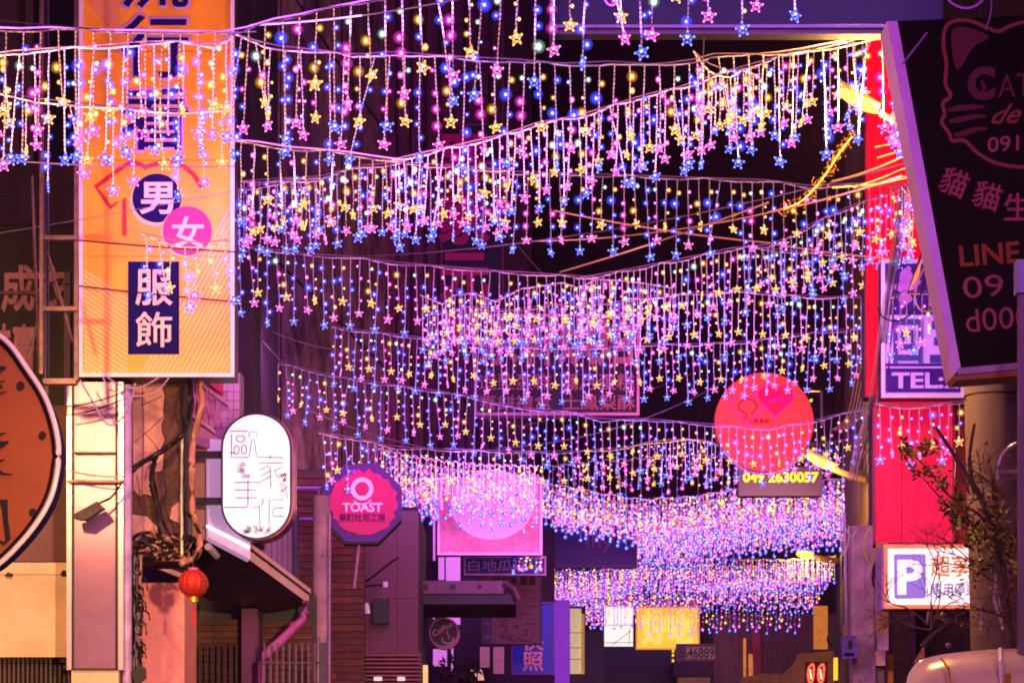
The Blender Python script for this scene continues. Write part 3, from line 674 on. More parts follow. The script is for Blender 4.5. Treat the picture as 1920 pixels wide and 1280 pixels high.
MB().tube([P(673, 1021, 28.1), P(664, 1102, 28.1)], .018, 8).build('stay_tube', mat('pink_tube', (205, 150, 190), .4), b)

# --- clutter on the clad shop
b = thing('wall_spotlight', 'pale cylindrical wall spotlight on the clad shop edge', 'lamp', P(687, 1152, 31) * 1)
MB().tube([P(685, 1131, 31.3), P(689, 1150, 31.3)], 6 * U(31), 10).build('housing', M_white, b)
MB().tube([P(668, 1146, 31.5), P(684, 1146, 31.4)], .05, 6).build('arm', M_darkmetal, b)
b = thing('meter_box', 'black electrical box with tangled leads on the clad shop wall', 'electrical box', P(714, 1168, 31.7) * 1)
MB().box(699, 1122, 729, 1167, 31.8, .15).build('box', M_black, b)
for q in ([(655, 1135), (664, 1112), (690, 1098), (722, 1096)], [(655, 1132), (672, 1100), (700, 1080), (735, 1052), (748, 1045)], [(640, 1118), (652, 1124), (656, 1132)], [(648, 1150), (628, 1158), (618, 1158)]):
    MB().tube([P(v.x, v.y, 31.6) for v in catmull(q, 5)], .014, 6).build('lead', M_cable, b)
for q in ([(636, 1111), (652, 1112)], [(627, 1124), (645, 1126), (651, 1133)], [(641, 1151), (655, 1145)]):
    MB().tube([P(*v, 31.5) for v in q], .014, 6).build('clip', mat('orange_clip', (225, 110, 60), .5), b)
MB().tube([P(722, 1090, 31.5), P(722, 1100, 31.5)], 5 * U(31), 8).build('lamp_cap', M_white, b)

# --- dark vertical sign high left of centre
b = signbox('vertical_navy_sign', 'dark navy vertical signboard with large dim magenta characters', (826, 232, 944, 640), 36, .3, mat('navy_board', (20, 12, 50), .5, dirt=.1), mat('plum_frame', (110, 40, 96), .5), 3)
mg = mat('dim_magenta_letter', (190, 10, 110), .5, dirt=.15)
for ch, r_ in (('客', (828, 245, 915, 340)), ('家', (826, 360, 914, 455)), ('元', (828, 477, 914, 560)), ('素', (828, 575, 914, 655))): text(ch, r_, 35.97, mg, b, .04)
# --- pink round-glow sign
b = signbox('pink_dome_sign', 'square pink lightbox with a pale glowing disc in the middle', (820, 894, 1017, 1040), 36.5, .3, mat('rose_print', (226, 120, 170), .5, emit=.12, ecol=(240, 90, 170), dirt=.25, scale=16), mat('pink_lit_frame', (250, 170, 235), .3, dirt=.05), 5)
MB().disc(922, 945, 78, 36.49, 40, ry=66).build('pale_disc', mat('pale_pink_disc', (245, 190, 240), .5, emit=.26, ecol=(225, 130, 235), dirt=.1), b)
# --- sweet potato sign
b = signbox('blue_strip_sign', 'narrow blue sign with lilac sweet potato characters under the pink lightbox', (870, 1042, 1024, 1078), 38, .2, mat('royal_blue_face', (24, 14, 150), .4, emit=.12, dirt=.05), mat('lilac_thin_frame', (215, 150, 235), .4), 3)
text('白地瓜球', (878, 1049, 990, 1070), 37.97, mat('lilac_ink', (190, 140, 225), .5), b, .01)
# --- steel canopy with holes
b = thing('steel_canopy', 'dark steel canopy beam with three round holes above the coffee sign', 'canopy', P(870, 1140, 34) * 1)
cb = mat('canopy_plum', (116, 72, 96), .45, .3, dirt=.2)
MB().box(785, 1088, 944, 1112, 34.0, .06).build('beam', cb, b); MB().box(785, 1113, 968, 1132, 34.05, 2.2).build('roof_slab', M_black, b)
for x, r_ in ((797, 6.5), (849, 6), (899, 4.6)): MB().disc(x, 1100, r_, 33.99, 18).build('hole', M_black, b)
MB().tube([P(944, 1092, 34), P(962, 1104, 34), P(972, 1125, 34)], .05, 8).build('end_arm', cb, b)
# --- coffee roundel
b = thing('coffee_sign', 'round brown sign lettered Coffee with a cup drawing', 'sign', P(833, 1217, 35) * 1)
MB().prism([(833.5 + 29 * math.cos(2 * PI * i / 36), 1187 + 29.5 * math.sin(2 * PI * i / 36)) for i in range(36)], 35.03, .2).build('case', mat('rose_brown_case', (186, 110, 112), .4, dirt=.1), b)
MB().disc(832, 1185, 25, 35.01, 36).build('face', mat('dark_coffee', (44, 16, 26), .5), b)
MB().ribbon([(832 + 26.5 * math.cos(2 * PI * i / 36), 1185 + 26.5 * math.sin(2 * PI * i / 36)) for i in range(36)], 2.5, 35.005, True).build('rim', mat('rose_rim', (200, 140, 150), .4), b)
pkl = mat('pink_chalk', (235, 160, 165), .5, dirt=.05)
text('Coffee', None, 35.0, pkl, b, .02, quad=[(809, 1183), (846, 1163), (850, 1173), (813, 1193)])
MB().ribbon([(829, 1194), (830, 1202), (838, 1206), (847, 1204), (851, 1195)], 2, 35.0).build('cup_line', pkl, b); MB().ribbon(catmull([(841, 1197), (843, 1191), (838, 1188), (840, 1181)], 4), 1.8, 35.0).build('steam_line', pkl, b)
# --- book shop sign
b = signbox('book_shop_sign', 'dark plum signboard with outlined bookshop characters and star strip', (903, 1076, 1016, 1207), 40, .3, mat('plum_board', (106, 44, 80), .5, dirt=.1), mat('dark_plum_frame', (70, 20, 60), .5), 2)
MB().box(905, 1128, 922, 1204, 39.985, .01).build('navy_strip', mat('deep_navy', (26, 12, 92), .5), b)
for y in (1145, 1169, 1193):
    MB().prism([(908 + 6.5 + 7 * (1 if i % 2 == 0 else .42) * math.sin(PI * i / 5), y - 7 * (1 if i % 2 == 0 else .42) * math.cos(PI * i / 5)) for i in range(10)], 39.975, .005).build('printed_star', mat('star_purple', (120, 50, 140), .5), b)
olc = mat('outline_ink', (40, 8, 40), .5)
for ch, r_ in (('書', (945, 1108, 1000, 1148)), ('坊', (945, 1155, 1000, 1198))):
    text(ch, r_, 39.975, olc, b, .09, name='letter_outline'); text(ch, r_, 39.965, MATS['plum_board'], b, .065)
text('文房具 圖書', (925, 1080, 1006, 1096), 39.975, olc, b, .01)
# --- blue quick photo sign
b = signbox('blue_photo_sign', 'bright blue vertical sign with pink quick photo characters', (959, 1128, 1040, 1264), 42, .3, mat('photo_blue', (6, 24, 170), .4, emit=.2, ecol=(0, 20, 190), dirt=.05), mat('photo_frame', (150, 70, 150), .5), 2)
pkp = mat('pink_sign_letter', (240, 130, 180), .5, emit=.15)
text('快', (980, 1186, 1018, 1218), 41.97, pkp, b, .03); text('照', (981, 1222, 1018, 1256), 41.97, pkp, b, .02)

# --- big bakery board behind the curtains
b = signbox('bakery_signboard', 'large dark framed bakery signboard with pink characters behind the star curtains', (889, 588, 1199, 778), 34.5, .3, mat('bakery_dark_face', (58, 14, 62), .4, dirt=.15), mat('bakery_frame', (240, 130, 220), .35, dirt=.08), 5)
bkl = mat('rose_letter', (200, 105, 145), .6, emit=.02, dirt=.12)
text('永軒烘焙', (902, 600, 1190, 682), 34.46, bkl, b, .035)
text('造型蛋糕', (898, 700, 1034, 731), 34.46, bkl, b, .012); text('彌月蛋糕', (1052, 700, 1190, 731), 34.46, bkl, b, .012)
text('喜餅禮盒', (900, 740, 1034, 768), 34.46, bkl, b, .012); text('土鳳梨酥', (1055, 740, 1190, 768), 34.46, bkl, b, .012)
# --- coral disc
b = thing('coral_disc_sign', 'round coral red lightbox with two hearts behind the star curtains', 'sign', P(1433, 884, 33.5) * 1)
ring = lambda r: [(1433 + r * math.cos(2 * PI * i / 48), 791 + r * 1.0 * math.sin(2 * PI * i / 48)) for i in range(48)]
MB().prism(ring(93.5), 33.03, .22).build('case', mat('coral_case', (200, 60, 80), .4), b)
MB().prism(ring(92), 33.0, .02).build('face', mat('coral_acrylic', (255, 60, 60), .4, emit=1.0, ecol=(255, 46, 40), dirt=.06, bump=0), b)
def heart(cx, cy, s, n=28): return [(cx + s * 16 * math.sin(t_) ** 3 / 16, cy - s * (13 * math.cos(t_) - 5 * math.cos(2 * t_) - 2 * math.cos(3 * t_) - math.cos(4 * t_)) / 16) for t_ in [2 * PI * i / n for i in range(n)]]
hm = mat('magenta_line', (255, 20, 150), .4, emit=.7, dirt=0)
MB().ribbon(heart(1402, 764, 32), 2.2, 32.993, True).build('heart_outline', hm, b)
MB().prism(heart(1454, 748, 33), 32.992, .003).build('heart', mat('crimson_ink', (240, 6, 60), .4, emit=.75, dirt=0), b); MB().ribbon(heart(1454, 748, 34), 2, 32.99, True).build('heart_outline', hm, b)
text('幸福喜餅', (1432, 744, 1478, 754), 32.985, hm, b, .02); text('公館喜餅', (1404, 784, 1442, 794), 32.985, rd, b, .02)
MB().ribbon(catmull([(1392, 788), (1400, 778), (1388, 768), (1386, 756), (1402, 748), (1418, 756), (1416, 768), (1406, 776)], 4), 2.6, 32.985).build('mascot_line', rd, b)
mb = MB(); mb.tube([P(1508, 733, 33.3), P(1540, 733, 33.3), P(1541, 800, 33.3)], .02, 6); mb.build('bracket', M_greycable, b)
tag(MB().prism(ell(1521, 750, 3.2, 3.2, 8)[:-1], 32.5, .03).build('indicator_light', glow_mat('lime_spot', (.7, .75, .02), 1.2)), 'tiny yellow green light right of the coral disc', 'lamp')
# --- phone number
b = signbox('phone_signboard', 'lilac signboard with glowing yellow phone number under the coral disc', (1384, 874, 1542, 930), 36, .2, mat('lilac_board', (60, 30, 66), .5, dirt=.1), None)
text('049 2630057', (1393, 884, 1535, 904), 35.97, mat('yellow_letter', (250, 215, 20), .4, emit=1.3, ecol=(255, 205, 0), dirt=0), b, .03)

# ================================================================== RIGHT SIDE
b = thing('right_building', 'dark building along the right side of the street behind the red sign', 'building', (RX(27) + 2, 34, 0))
mb = MB(); side(mb, RX(32.5), 32.5, RX(80), 80, 0, 13, .5, 1); mb.build('side_wall', M_dark, b)
MB().box(1640, -700, 2300, 1900, 33.2, 3).build('front_wall', mat('brown_render', (70, 50, 48), .85, dirt=.3, scale=3, bump=.4), b)
for i in range(9):
    for k in range(3):
        Ya = 34 + i * 4.4; z0 = 4.2 + k * 2.9
        w_ = MB(); side(w_, RX(Ya) - .03, Ya, RX(Ya + 2) - .03, Ya + 2, z0, z0 + 1.6, .05, 1); w_.build('window_pane', M_glass, b)
redm = mat('red_acrylic', (246, 12, 44), .35, emit=.85, ecol=(255, 0, 40), dirt=.22, scale=5, bump=.06)
b = signbox('tall_red_sign', 'upper tall red glowing signboard behind cables and garland at right', (1622, 40, 1800, 744), 26, .3, redm, mat('red_edge', (220, 50, 90), .4), 3)
redl = mat('rose_red_acrylic', (236, 36, 84), .3, emit=.62, ecol=(255, 20, 80), dirt=.25, scale=4, bump=.06)
b = signbox('lower_red_sign', 'lower red to pink glowing signboard hung with a short star curtain', (1637, 742, 1790, 1020), 25, .35, redl, mat('magenta_edge', (200, 60, 130), .35), 4)
MB().box(1690, 747, 1691, 1015, 24.996, .003).build('panel_seam', mat('dark_red_seam', (110, 8, 40), .5), b)
for x in (1646, 1712, 1782):
    for y in (752, 1009): MB().disc(x, y, 1.8, 24.994, 8).build('rivet', M_frame, b)
MB().box(1791, 742, 1812, 1022, 25.05, .3).build('return_panel', mat('deep_crimson', (170, 10, 50), .4, emit=.1), b)
for x0, x1, lab in ((1706, 1683, 'a'), (1714, 1690, 'b'), (1698, 1676, 'c')):
    pass
# purple telephone sign
b = signbox('purple_tel_sign', 'lilac framed sign with purple panels lettered TEL beside the leaning black sign', (1653, 486, 1808, 745), 24, .25, mat('white_lilac_face', (215, 180, 250), .4, emit=.42, ecol=(200, 130, 250), dirt=.08), mat('white_frame', (245, 225, 250), .3, dirt=.05, emit=.1), 6)
pf = mat('purple_vinyl', (64, 12, 130), .4, emit=.15, ecol=(70, 0, 170), dirt=.08)
MB().box(1660, 494, 1801, 590, 23.985, .01).build('upper_panel', pf, b)
MB().box(1660, 681, 1801, 686, 23.985, .01).build('purple_line', pf, b); MB().box(1661, 690, 1801, 735, 23.985, .01).build('lower_panel', pf, b)
text('TEL:26', (1672, 697, 1824, 728), 23.975, MATS['white_lilac_face'], b, .03)
brush([(1680, 542), (1700, 528), (1696, 512), (1706, 500)], [3, 14, 16, 8], 23.975, mat('lilac_silhouette', (205, 120, 235), .5, emit=.2), b)
MB().prism([(1670, 538), (1688, 528), (1684, 518), (1692, 505), (1706, 505), (1712, 516), (1728, 528), (1716, 542), (1704, 546), (1712, 562), (1696, 574), (1684, 562), (1690, 548)], 23.972, .003).build('printed_figure', MATS['lilac_silhouette'], b)
ib = mat('slate_blue_ink', (84, 84, 190), .5, emit=.08)
text('回', (1676, 600, 1728, 678), 23.975, ib, b, .03); text('三', (1746, 606, 1800, 676), 23.975, ib, b, .05)
# black leaning sign
BY = 14.0
b = thing('black_cat_sign', 'large black leaning signboard with faint cat outline and phone lettering at right', 'sign', P(1850, 700, BY) * 1)
MB().prism([(1682, 40), (2150, 20), (2150, 655), (1801, 688)], BY, .22).build('board', mat('black_board_face', (12, 8, 13), .8, spec=.1, dirt=.12, scale=3), b)
MB().prism([(1663, 40), (1682.5, 40), (1801.5, 688), (1788, 704)], BY - .02, .26).build('side_return', mat('lilac_return', (205, 150, 235), .35, dirt=.1, scale=9), b)
MB().prism([(1796, 690), (2150, 657), (2150, 670), (1796, 702)], BY - .03, .25).build('bottom_return', mat('lilac_bottom', (180, 130, 200), .4), b)
MB().prism([(1788, 703.5), (2150, 671), (2150, 686), (1793, 713)], BY - .02, .24).build('bottom_rail', mat('rust_rail', (150, 84, 50), .5, dirt=.2), b)
mar = mat('maroon_ink', (84, 10, 40), .7, dirt=.1); sal = mat('salmon_ink', (128, 52, 50), .7, dirt=.1); pnk = mat('dusty_pink_ink', (150, 66, 90), .7, dirt=.1)
def zc(pts): return [(1740 + x * .3279, y * .3279) for x, y in pts]
MB().ribbon(catmull(zc([(700, 160), (560, 128), (470, 150), (405, 180), (340, 160), (240, 120), (150, 122), (100, 160), (88, 260), (105, 360), (100, 480), (130, 548), (85, 590), (95, 655), (78, 700), (120, 760), (140, 805), (210, 805), (290, 880), (400, 935), (560, 955), (800, 930)]), 5), 7, BY - .004).build('cat_outline', sal, b)
MB().prism([tuple(v) for v in catmull(zc([(145, 165), (230, 160), (350, 212), (260, 270), (168, 405), (135, 260)]), 3, True)], BY - .006, .003).build('cat_ear', mar, b)
for y0, y1, x0, x1 in ((625, 610, 115, 325), (690, 665, 120, 330), (768, 735, 150, 340)):
    brush(zc([(x0, y0 + 6), (x0 + 60, y0 - 6), (x1 - 60, y1 + 2), (x1, y1)]), [7, 11, 9, 4], BY - .005, mar, b)
text('C', None, BY - .005, mar, b, .05, quad=zc([(225, 385), (385, 375), (385, 570), (225, 580)])); text('AT', None, BY - .005, mar, b, .0, quad=zc([(400, 430), (590, 415), (590, 545), (400, 560)]))
brush(zc([(305, 460), (322, 500), (312, 530)]), [4, 8, 4], BY - .006, mar, b)
text('de', None, BY - .005, sal, b, .015, quad=zc([(385, 600), (540, 590), (530, 705), (355, 712)]), shear=.4)
text('0911', None, BY - .005, pnk, b, .01, quad=zc([(340, 785), (590, 765), (590, 858), (340, 873)]))
for (ch, cx, cy, s_, rt) in (('貓', 1789, 342, 25, .38), ('貓', 1851, 367, 25, .3), ('生', 1908, 388, 25, 0)):
    text(ch, (cx - s_, cy - s_, cx + s_, cy + s_), BY - .005, pnk, b, .018, rot=rt)
text('LINE', None, BY - .005, mat('orange_ink', (150, 64, 10), .7), b, .02, quad=[(1797, 461), (1911, 452), (1913, 492), (1801, 500)])
text('0911', None, BY - .005, pnk, b, .0, quad=[(1803, 520), (1948, 507), (1952, 549), (1808, 560)])
text('d000', None, BY - .005, pnk, b, .0, quad=[(1808, 580), (1932, 572), (1932, 612), (1813, 624)])
cable('purple wire slanting between the roof panel and black signboard', wirepath((1738, 62), (1693, 120), 13.8, sag=.0), .006, mat('purple_wire', (150, 80, 190), .4), name='wire')
cable('bright violet cable loop at the top edge above the black signboard', [P(v.x, v.y, 13.4) for v in catmull([(1768, -20), (1782, 4), (1805, 15), (1828, 12), (1848, -6), (1858, -30)], 6)], .006, mat('violet_cable', (200, 120, 250), .3), name='hanging_cable')
cable('thin violet cable hanging down across the faint cat ear', [P(v.x, v.y, 13.5) for v in catmull([(1859, -20), (1858, 24), (1848, 57)], 5)], .004, MATS['purple_wire'], name='hanging_cable')
# panel overhead
b = thing('overhead_billboard', 'underside of a wide blue violet billboard across the top right', 'billboard', P(1400, 72, 15.6) * 1)
MB().box(1040, -320, 1768, 46, 15.6, .1).build('panel', mat('violet_blue_panel', (20, 15, 30), .7, spec=.15, dirt=.2, scale=1.2), b)
MB().box(1036, 46.5, 1768, 52, 15.56, .04).build('lower_trim', mat('mauve_trim', (84, 44, 84), .5), b); MB().box(1034, 53, 1775, 64, 15.6, .12).build('lower_beam', mat('mauve_beam', (64, 38, 50), .6, dirt=.2), b)
MB().box(1032, -320, 1037, 60, 15.5, .3).build('left_trim', MATS['mauve_trim'], b)
MB().ribbon(catmull([(1131, -6), (1140, 8), (1152, 9), (1163, -6)], 4), 4, 15.59).build('printed_letter', mat('violet_pink_ink', (200, 110, 200), .5), b)
cable('thin cable dropped behind the billboard, left one', wirepath((1320, 72), (1318, 110), 14.2, sag=0), .003, M_greycable, name='wire')
# cylinder pole
b = thing('round_pillar', 'thick round concrete pole under the black signboard', 'pole', P(1862, 1550, 16) * 1)
cp = mat('brown_concrete', (128, 98, 96), .85, dirt=.22, scale=4, bump=.4, streak=True)
MB().tube([P(1896, 2010, 16), P(1858, 560, 16)], 54 * U(16), 32).build('shaft', cp, b, smooth=True)
jp = [(1829, 1062), (1862, 1060), (1868, 1075), (1872, 1066), (1880, 1064), (1879, 1128), (1877, 1172), (1872, 1184), (1830, 1184)]
mb = MB(); r0 = 54.6 * U(16); c0 = P(1874, 0, 16)
vs = []
for x, y in jp:
    q = P(x, y, 16); dx = max(-r0 * .98, min(r0 * .98, q.x - c0.x)); vs.append((q.x, 16 - math.sqrt(r0 * r0 - dx * dx) - .004, q.z))
cen = Vector(vs[0]) * 0
for v in vs: cen += Vector(v) / len(vs)
q = P(1858, 1120, 16); dx = q.x - c0.x; vs.append((q.x, 16 - math.sqrt(r0 * r0 - dx * dx) - .006, q.z))
mb.add(vs, [(i, (i + 1) % len(jp), len(jp)) for i in range(len(jp))]); mb.build('torn_poster', mat('lilac_paper', (196, 150, 210), .7, dirt=.2, scale=12), b)
for y, xc in ((742, 1863), (1058, 1871)): MB().tube([P(xc, y, 16), P(xc, y + 3, 16)], 55.5 * U(16), 28).build('band', M_darkmetal, b)
# lilac square bracket post at border
b = thing('violet_post', 'violet steel post with box cap at the right border', 'post', P(1916, 1000, 13.2) * 1)
MB().box(1908, 486, 1990, 548, 13.2, .1).build('cap', mat('violet_cap', (150, 130, 215), .4), b); MB().box(1913, 549, 1930, 1500, 13.22, .08).build('upright', mat('violet_upright', (110, 66, 130), .4), b)
# parking sign
b = signbox('parking_sign', 'white lit parking sign with lilac P square and orange characters', (1658, 1020, 1880, 1140), 23, .35, mat('lit_white_pink', (250, 240, 250), .4, emit=.98, ecol=(255, 244, 255), dirt=.02, bump=0), mat('peach_frame', (255, 170, 120), .4, emit=.45, ecol=(255, 140, 110), dirt=.1), 7)
MB().prism([(1679, 1038), (1676, 1041), (1677, 1119), (1680, 1122), (1733, 1121), (1736, 1118), (1736, 1041), (1733, 1038)], 22.985, .01).build('p_square', mat('lilac_blue_square', (150, 130, 235), .4, emit=.5, ecol=(160, 130, 240), dirt=.05), b)
text('P', (1683, 1049, 1731, 1114), 22.975, MATS['lit_white_pink'], b, .035); MB().box(1653, 1022, 1658.2, 1141, 22.98, .4).build('side_return', mat('lilac_side_return', (190, 120, 220), .4, emit=.1), b)
org = mat('orange_sign_letter', (245, 140, 60), .5, emit=.55, ecol=(250, 130, 50), dirt=0); lvi = mat('lavender_letter', (130, 110, 190), .5, emit=.3, dirt=0)
text('超享停', (1746, 1041, 1854, 1080), 22.98, org, b, .012); text('專用停車場', (1747, 1092, 1852, 1118), 22.98, lvi, b, .005)
# square concrete post, pipes, boxes
b = thing('square_post', 'square grey purple concrete post left of the parking sign', 'post', P(1618, 1550, 24.5) * 1)
MB().hexa([P(1602, 1900, 24.5), P(1645, 1900, 24.5), P(1636, 985, 24.5), P(1596, 985, 24.5)], [p_ + Vector((0, .22, 0)) for p_ in (P(1602, 1900, 24.5), P(1645, 1900, 24.5), P(1636, 985, 24.5), P(1596, 985, 24.5))]).build('shaft', mat('post_concrete', (190, 150, 190), .85, dirt=.3, scale=7, bump=.4), b)
MB().prism([(1608, 1236), (1640, 1232), (1644, 1300), (1612, 1300)], 24.44, .03).build('peeled_poster', mat('poster_grey', (170, 130, 190), .7, dirt=.3, scale=20), b)
tag(MB().tube([P(1588, 1190, 24.8), P(1585, 1040, 24.8), P(1583, 960, 24.8)], 3.4 * U(24.8), 8).build('conduit', mat('lilac_conduit_bright', (215, 170, 240), .3), smooth=True), 'bright lilac conduit left of the square concrete post', 'pipe')
b = thing('beige_conduit', 'peach plastic cable duct with junction boxes right of the square concrete post', 'cable duct', P(1655, 1550, 24) * 1)
MB().box(1644, 1016, 1666, 1186, 24.0, .08).build('duct', mat('peach_duct', (230, 170, 120), .5, dirt=.25), b); MB().box(1647, 1186, 1666, 1218, 23.95, .1).build('junction_box', mat('pale_box', (240, 200, 225), .4), b)
MB().box(1643, 1219, 1660, 1247, 23.9, .12).build('junction_box', mat('pink_box', (225, 175, 180), .4), b); MB().box(1665, 1226, 1675, 1500, 24.05, .05).build('yellow_strip', mat('amber_strip', (215, 140, 20), .5), b)
MB().box(1646, 1248, 1658, 1290, 24.0, .05).build('plug_cluster', M_greycable, b)
tag(MB().box(1676, 1140, 1704, 1900, 24.6, .3).build('brown_post', mat('maroon_brown', (84, 52, 62), .8, dirt=.3, scale=10, bump=.5)), 'rough maroon timber post below the parking sign', 'post')
b = thing('violet_meter_box', 'small violet meter box on the post beside a black round bell', 'meter box', P(1592, 1235, 24.3) * 1)
MB().prism([(1577, 1192), (1606, 1190), (1608, 1232), (1580, 1235)], 24.2, .15).build('box', mat('violet_plastic', (110, 80, 200), .4), b)
MB().disc(1594, 1208, 5, 24.19, 14, ry=9).build('dial', M_black, b); MB().box(1583, 1223, 1602, 1229, 24.19, .01).build('number_strip', M_navy, b)
MB().tube([P(1567, 1196, 24.4), P(1567, 1196, 24.4) + Vector((0, .1, 0))], 15 * U(24.4), 18).build('bell', M_black, b)
cable('black cable coil looped left of the parking sign', [P(v.x, v.y, 23.6 + .02 * math.sin(i)) for i, v in enumerate(catmull([(1658, 1040), (1640, 1058), (1636, 1085), (1642, 1102), (1656, 1103), (1648, 1095), (1640, 1080), (1642, 1062), (1658, 1044)], 5))], .011, M_cable, name='cable_coil')
cable('pale yellow cable loop hanging beside the square concrete post', [P(v.x, v.y, 23.8) for v in catmull([(1632, 988), (1622, 1010), (1621, 1035), (1632, 1058)], 6)], .010, mat('straw_cable', (230, 200, 120), .4), name='hanging_cable')
cable('pale pink cable loop hanging lowest beside the bright lilac conduit', [P(v.x, v.y, 24.2) for v in catmull([(1576, 960), (1578, 1020), (1582, 1041), (1590, 1020), (1592, 985)], 6)], .008, M_palecable, name='hanging_cable')
cable('small pale cable loop at the top of the square concrete post', [P(v.x, v.y, 24.2) for v in catmull([(1586, 988), (1592, 1003), (1600, 1004), (1606, 990)], 6)], .006, M_palecable, name='hanging_cable')
# clutter below parking sign
b = thing('pipe_brackets', 'cluster of pink and violet pipes under the parking sign', 'pipes', P(1720, 1180, 24.8) * 1)
pp = mat('pink_violet_pipe', (190, 110, 170), .4, dirt=.2)
for q in ([(1692, 1142), (1694, 1165), (1706, 1180), (1750, 1180)], [(1712, 1142), (1710, 1200), (1712, 1290)], [(1738, 1170), (1742, 1140)], [(1700, 1142), (1702, 1260)]):
    MB().tube([P(v.x, v.y, 24.8) for v in catmull(q, 4)], .014, 7).build('pipe', R.choice([pp, M_darkmetal]), b)
for x, y in ((1764, 1150), (1770, 1160), (1775, 1206)): MB().tube([P(x, y, 24.7), P(x + 6, y + 5, 24.7)], .03, 8).build('fitting', pp, b)
MB().prism([(1746, 1152), (1770, 1150), (1768, 1160), (1750, 1162)], 24.6, .1).build('lamp_hood', mat('olive_hood', (110, 100, 60), .5), b)
MB().tube([P(1824, 1140, 24.2), P(1750, 1190, 24.2), P(1728, 1212, 24.2)], .03, 8).build('diagonal_strut', mat('grey_strut', (100, 84, 90), .5), b)
tag(MB().prism([(1714, 1242), (1733, 1212), (1734, 1238), (1722, 1242)], 23.9, .1).build('orange_flag', mat('peach_cloth', (235, 150, 110), .7)), 'small peach cloth corner sticking out below the pipe cluster', 'cloth')
# canvas awning bottom right
b = thing('awning', 'curved pale canvas awning catching yellow light at the bottom right corner', 'awning', P(1810, 1300, 13) * 1)
aw = mat('cream_canvas', (240, 212, 180), .2, dirt=.16, scale=3, bump=.1)
prof = catmull([(0, 0), (.02, .14), (.12, .23), (.3, .27), (.6, .3), (1.2, .34)], 4)
topl = [(1698, 1290), (1704, 1262), (1722, 1240), (1752, 1229), (1800, 1222), (1873, 1216), (1950, 1215), (2080, 1216)]
mb = MB(); tp = catmull(topl, 4); n_ = len(tp)
vs = [P(v.x, v.y, 13.6) for v in tp] + [P(v.x, v.y + 14, 13.2) for v in tp] + [P(v.x + 1, v.y + 60, 13.0) for v in tp] + [P(v.x + 2, v.y + 120, 12.98) for v in tp]
mb.add(vs, [(r_ * n_ + i, r_ * n_ + i + 1, (r_ + 1) * n_ + i + 1, (r_ + 1) * n_ + i) for r_ in range(3) for i in range(n_ - 1)]); mb.build('canvas', aw, b, smooth=True)
MB().tube([P(1765, 1234, 13.15), P(1777, 1250, 13.02), P(1783, 1300, 12.95)], .008, 6).build('seam_cord', mat('ochre_cord', (210, 130, 50), .5), b)
MB().tube([P(1876, 1217, 13.1), P(1877, 1240, 12.98), P(1882, 1300, 12.93)], .014, 8).build('white_rib', mat('white_rib', (240, 225, 245), .3), b)
MB().box(1884, 1262, 1896, 1300, 12.85, .05).build('amber_tab', mat('amber_tab', (200, 120, 20), .5), b)

# ================================================================== FAR CENTRE
b = thing('far_block', 'dark distant apartment block closing the street behind the light curtains', 'building', (8, 112, 0))
MB().box(850, 70, 1900, 1900, 110, 8).build('wall', mat('far_block_wall', (40, 26, 48), .9, dirt=.3, scale=.5), b)
for r_ in range(9):
    for c_ in range(9):
        MB().box(1000 + c_ * 66, 110 + r_ * 112, 1040 + c_ * 66, 170 + r_ * 112, 109.9, .08).build('window_pane', M_glass, b)
    MB().box(990, 184 + r_ * 112, 1590, 192 + r_ * 112, 109.6, .5).build('balcony_edge', mat('far_edge', (64, 40, 60), .8), b)
b = thing('mid_block', 'dark stepped building with slanting roof edges left of the coral disc', 'building', (6, 72, 0))
MB().prism([(1195, 1330), (1195, 700), (1240, 640), (1330, 560), (1420, 600), (1560, 600), (1560, 1330)], 72, 6).build('wall', mat('mid_block_wall', (52, 36, 48), .9, dirt=.35, scale=.8), b)
for k in range(4): MB().tube([P(1200 + k * 30, 900, 71.8), P(1300 + k * 40, 600, 71.8)], .06, 6).build('roof_rib', M_dark, b)
for r_ in range(4):
    for c_ in range(5): MB().box(1225 + c_ * 62, 720 + r_ * 80, 1262 + c_ * 62, 765 + r_ * 80, 71.9, .06).build('window_pane', M_glass, b)
# lit sign boards in the distance
b = signbox('indigo_billboard', 'plain indigo billboard between the two dense light curtain bands', (1018, 985, 1195, 1063), 47, .3, mat('indigo_board', (50, 20, 120), .5, emit=.1, dirt=.1), mat('mauve_edge', (120, 60, 130), .5), 3)
text('Illy', (1098, 1002, 1152, 1034), 46.96, mat('violet_letter', (160, 70, 190), .5), b, .03)
b = signbox('white_box_sign', 'glowing white square sign left of the yellow lightbox', (1132, 1136, 1188, 1212), 62, .4, mat('warm_white_acrylic', (255, 250, 240), .4, emit=1.0, ecol=(255, 246, 236), dirt=.04, bump=0), None)
for q in ([(1132, 1171), (1188, 1171)], [(1148, 1208), (1185, 1180)], [(1180, 1176), (1180, 1206)], [(1132, 1204), (1188, 1204)]): MB().ribbon(q, 1.1, 61.98).build('panel_joint', mat('grey_joint', (150, 140, 120), .5), b)
b = signbox('yellow_lightbox', 'glowing golden yellow rectangular lightbox below the light curtains', (1192, 1136, 1312, 1217), 58, .4, mat('golden_acrylic', (255, 200, 20), .4, emit=.95, ecol=(255, 196, 20), dirt=.15, scale=2, bump=0), mat('orange_glow_frame', (255, 170, 40), .4, emit=.7, ecol=(255, 150, 30)), 3)
text('好吃', (1205, 1152, 1298, 1206), 57.95, mat('pale_gold_letter', (255, 226, 120), .5, emit=.9, ecol=(255, 225, 110), dirt=0), b, .03)
b = signbox('number_sign', 'small brown sign with phone digits 2646889 under the yellow lightbox', (1268, 1206, 1346, 1239), 56, .3, mat('brown_sign', (110, 70, 50), .5, emit=.04), mat('brown_sign_frame', (130, 84, 50), .5), 2)
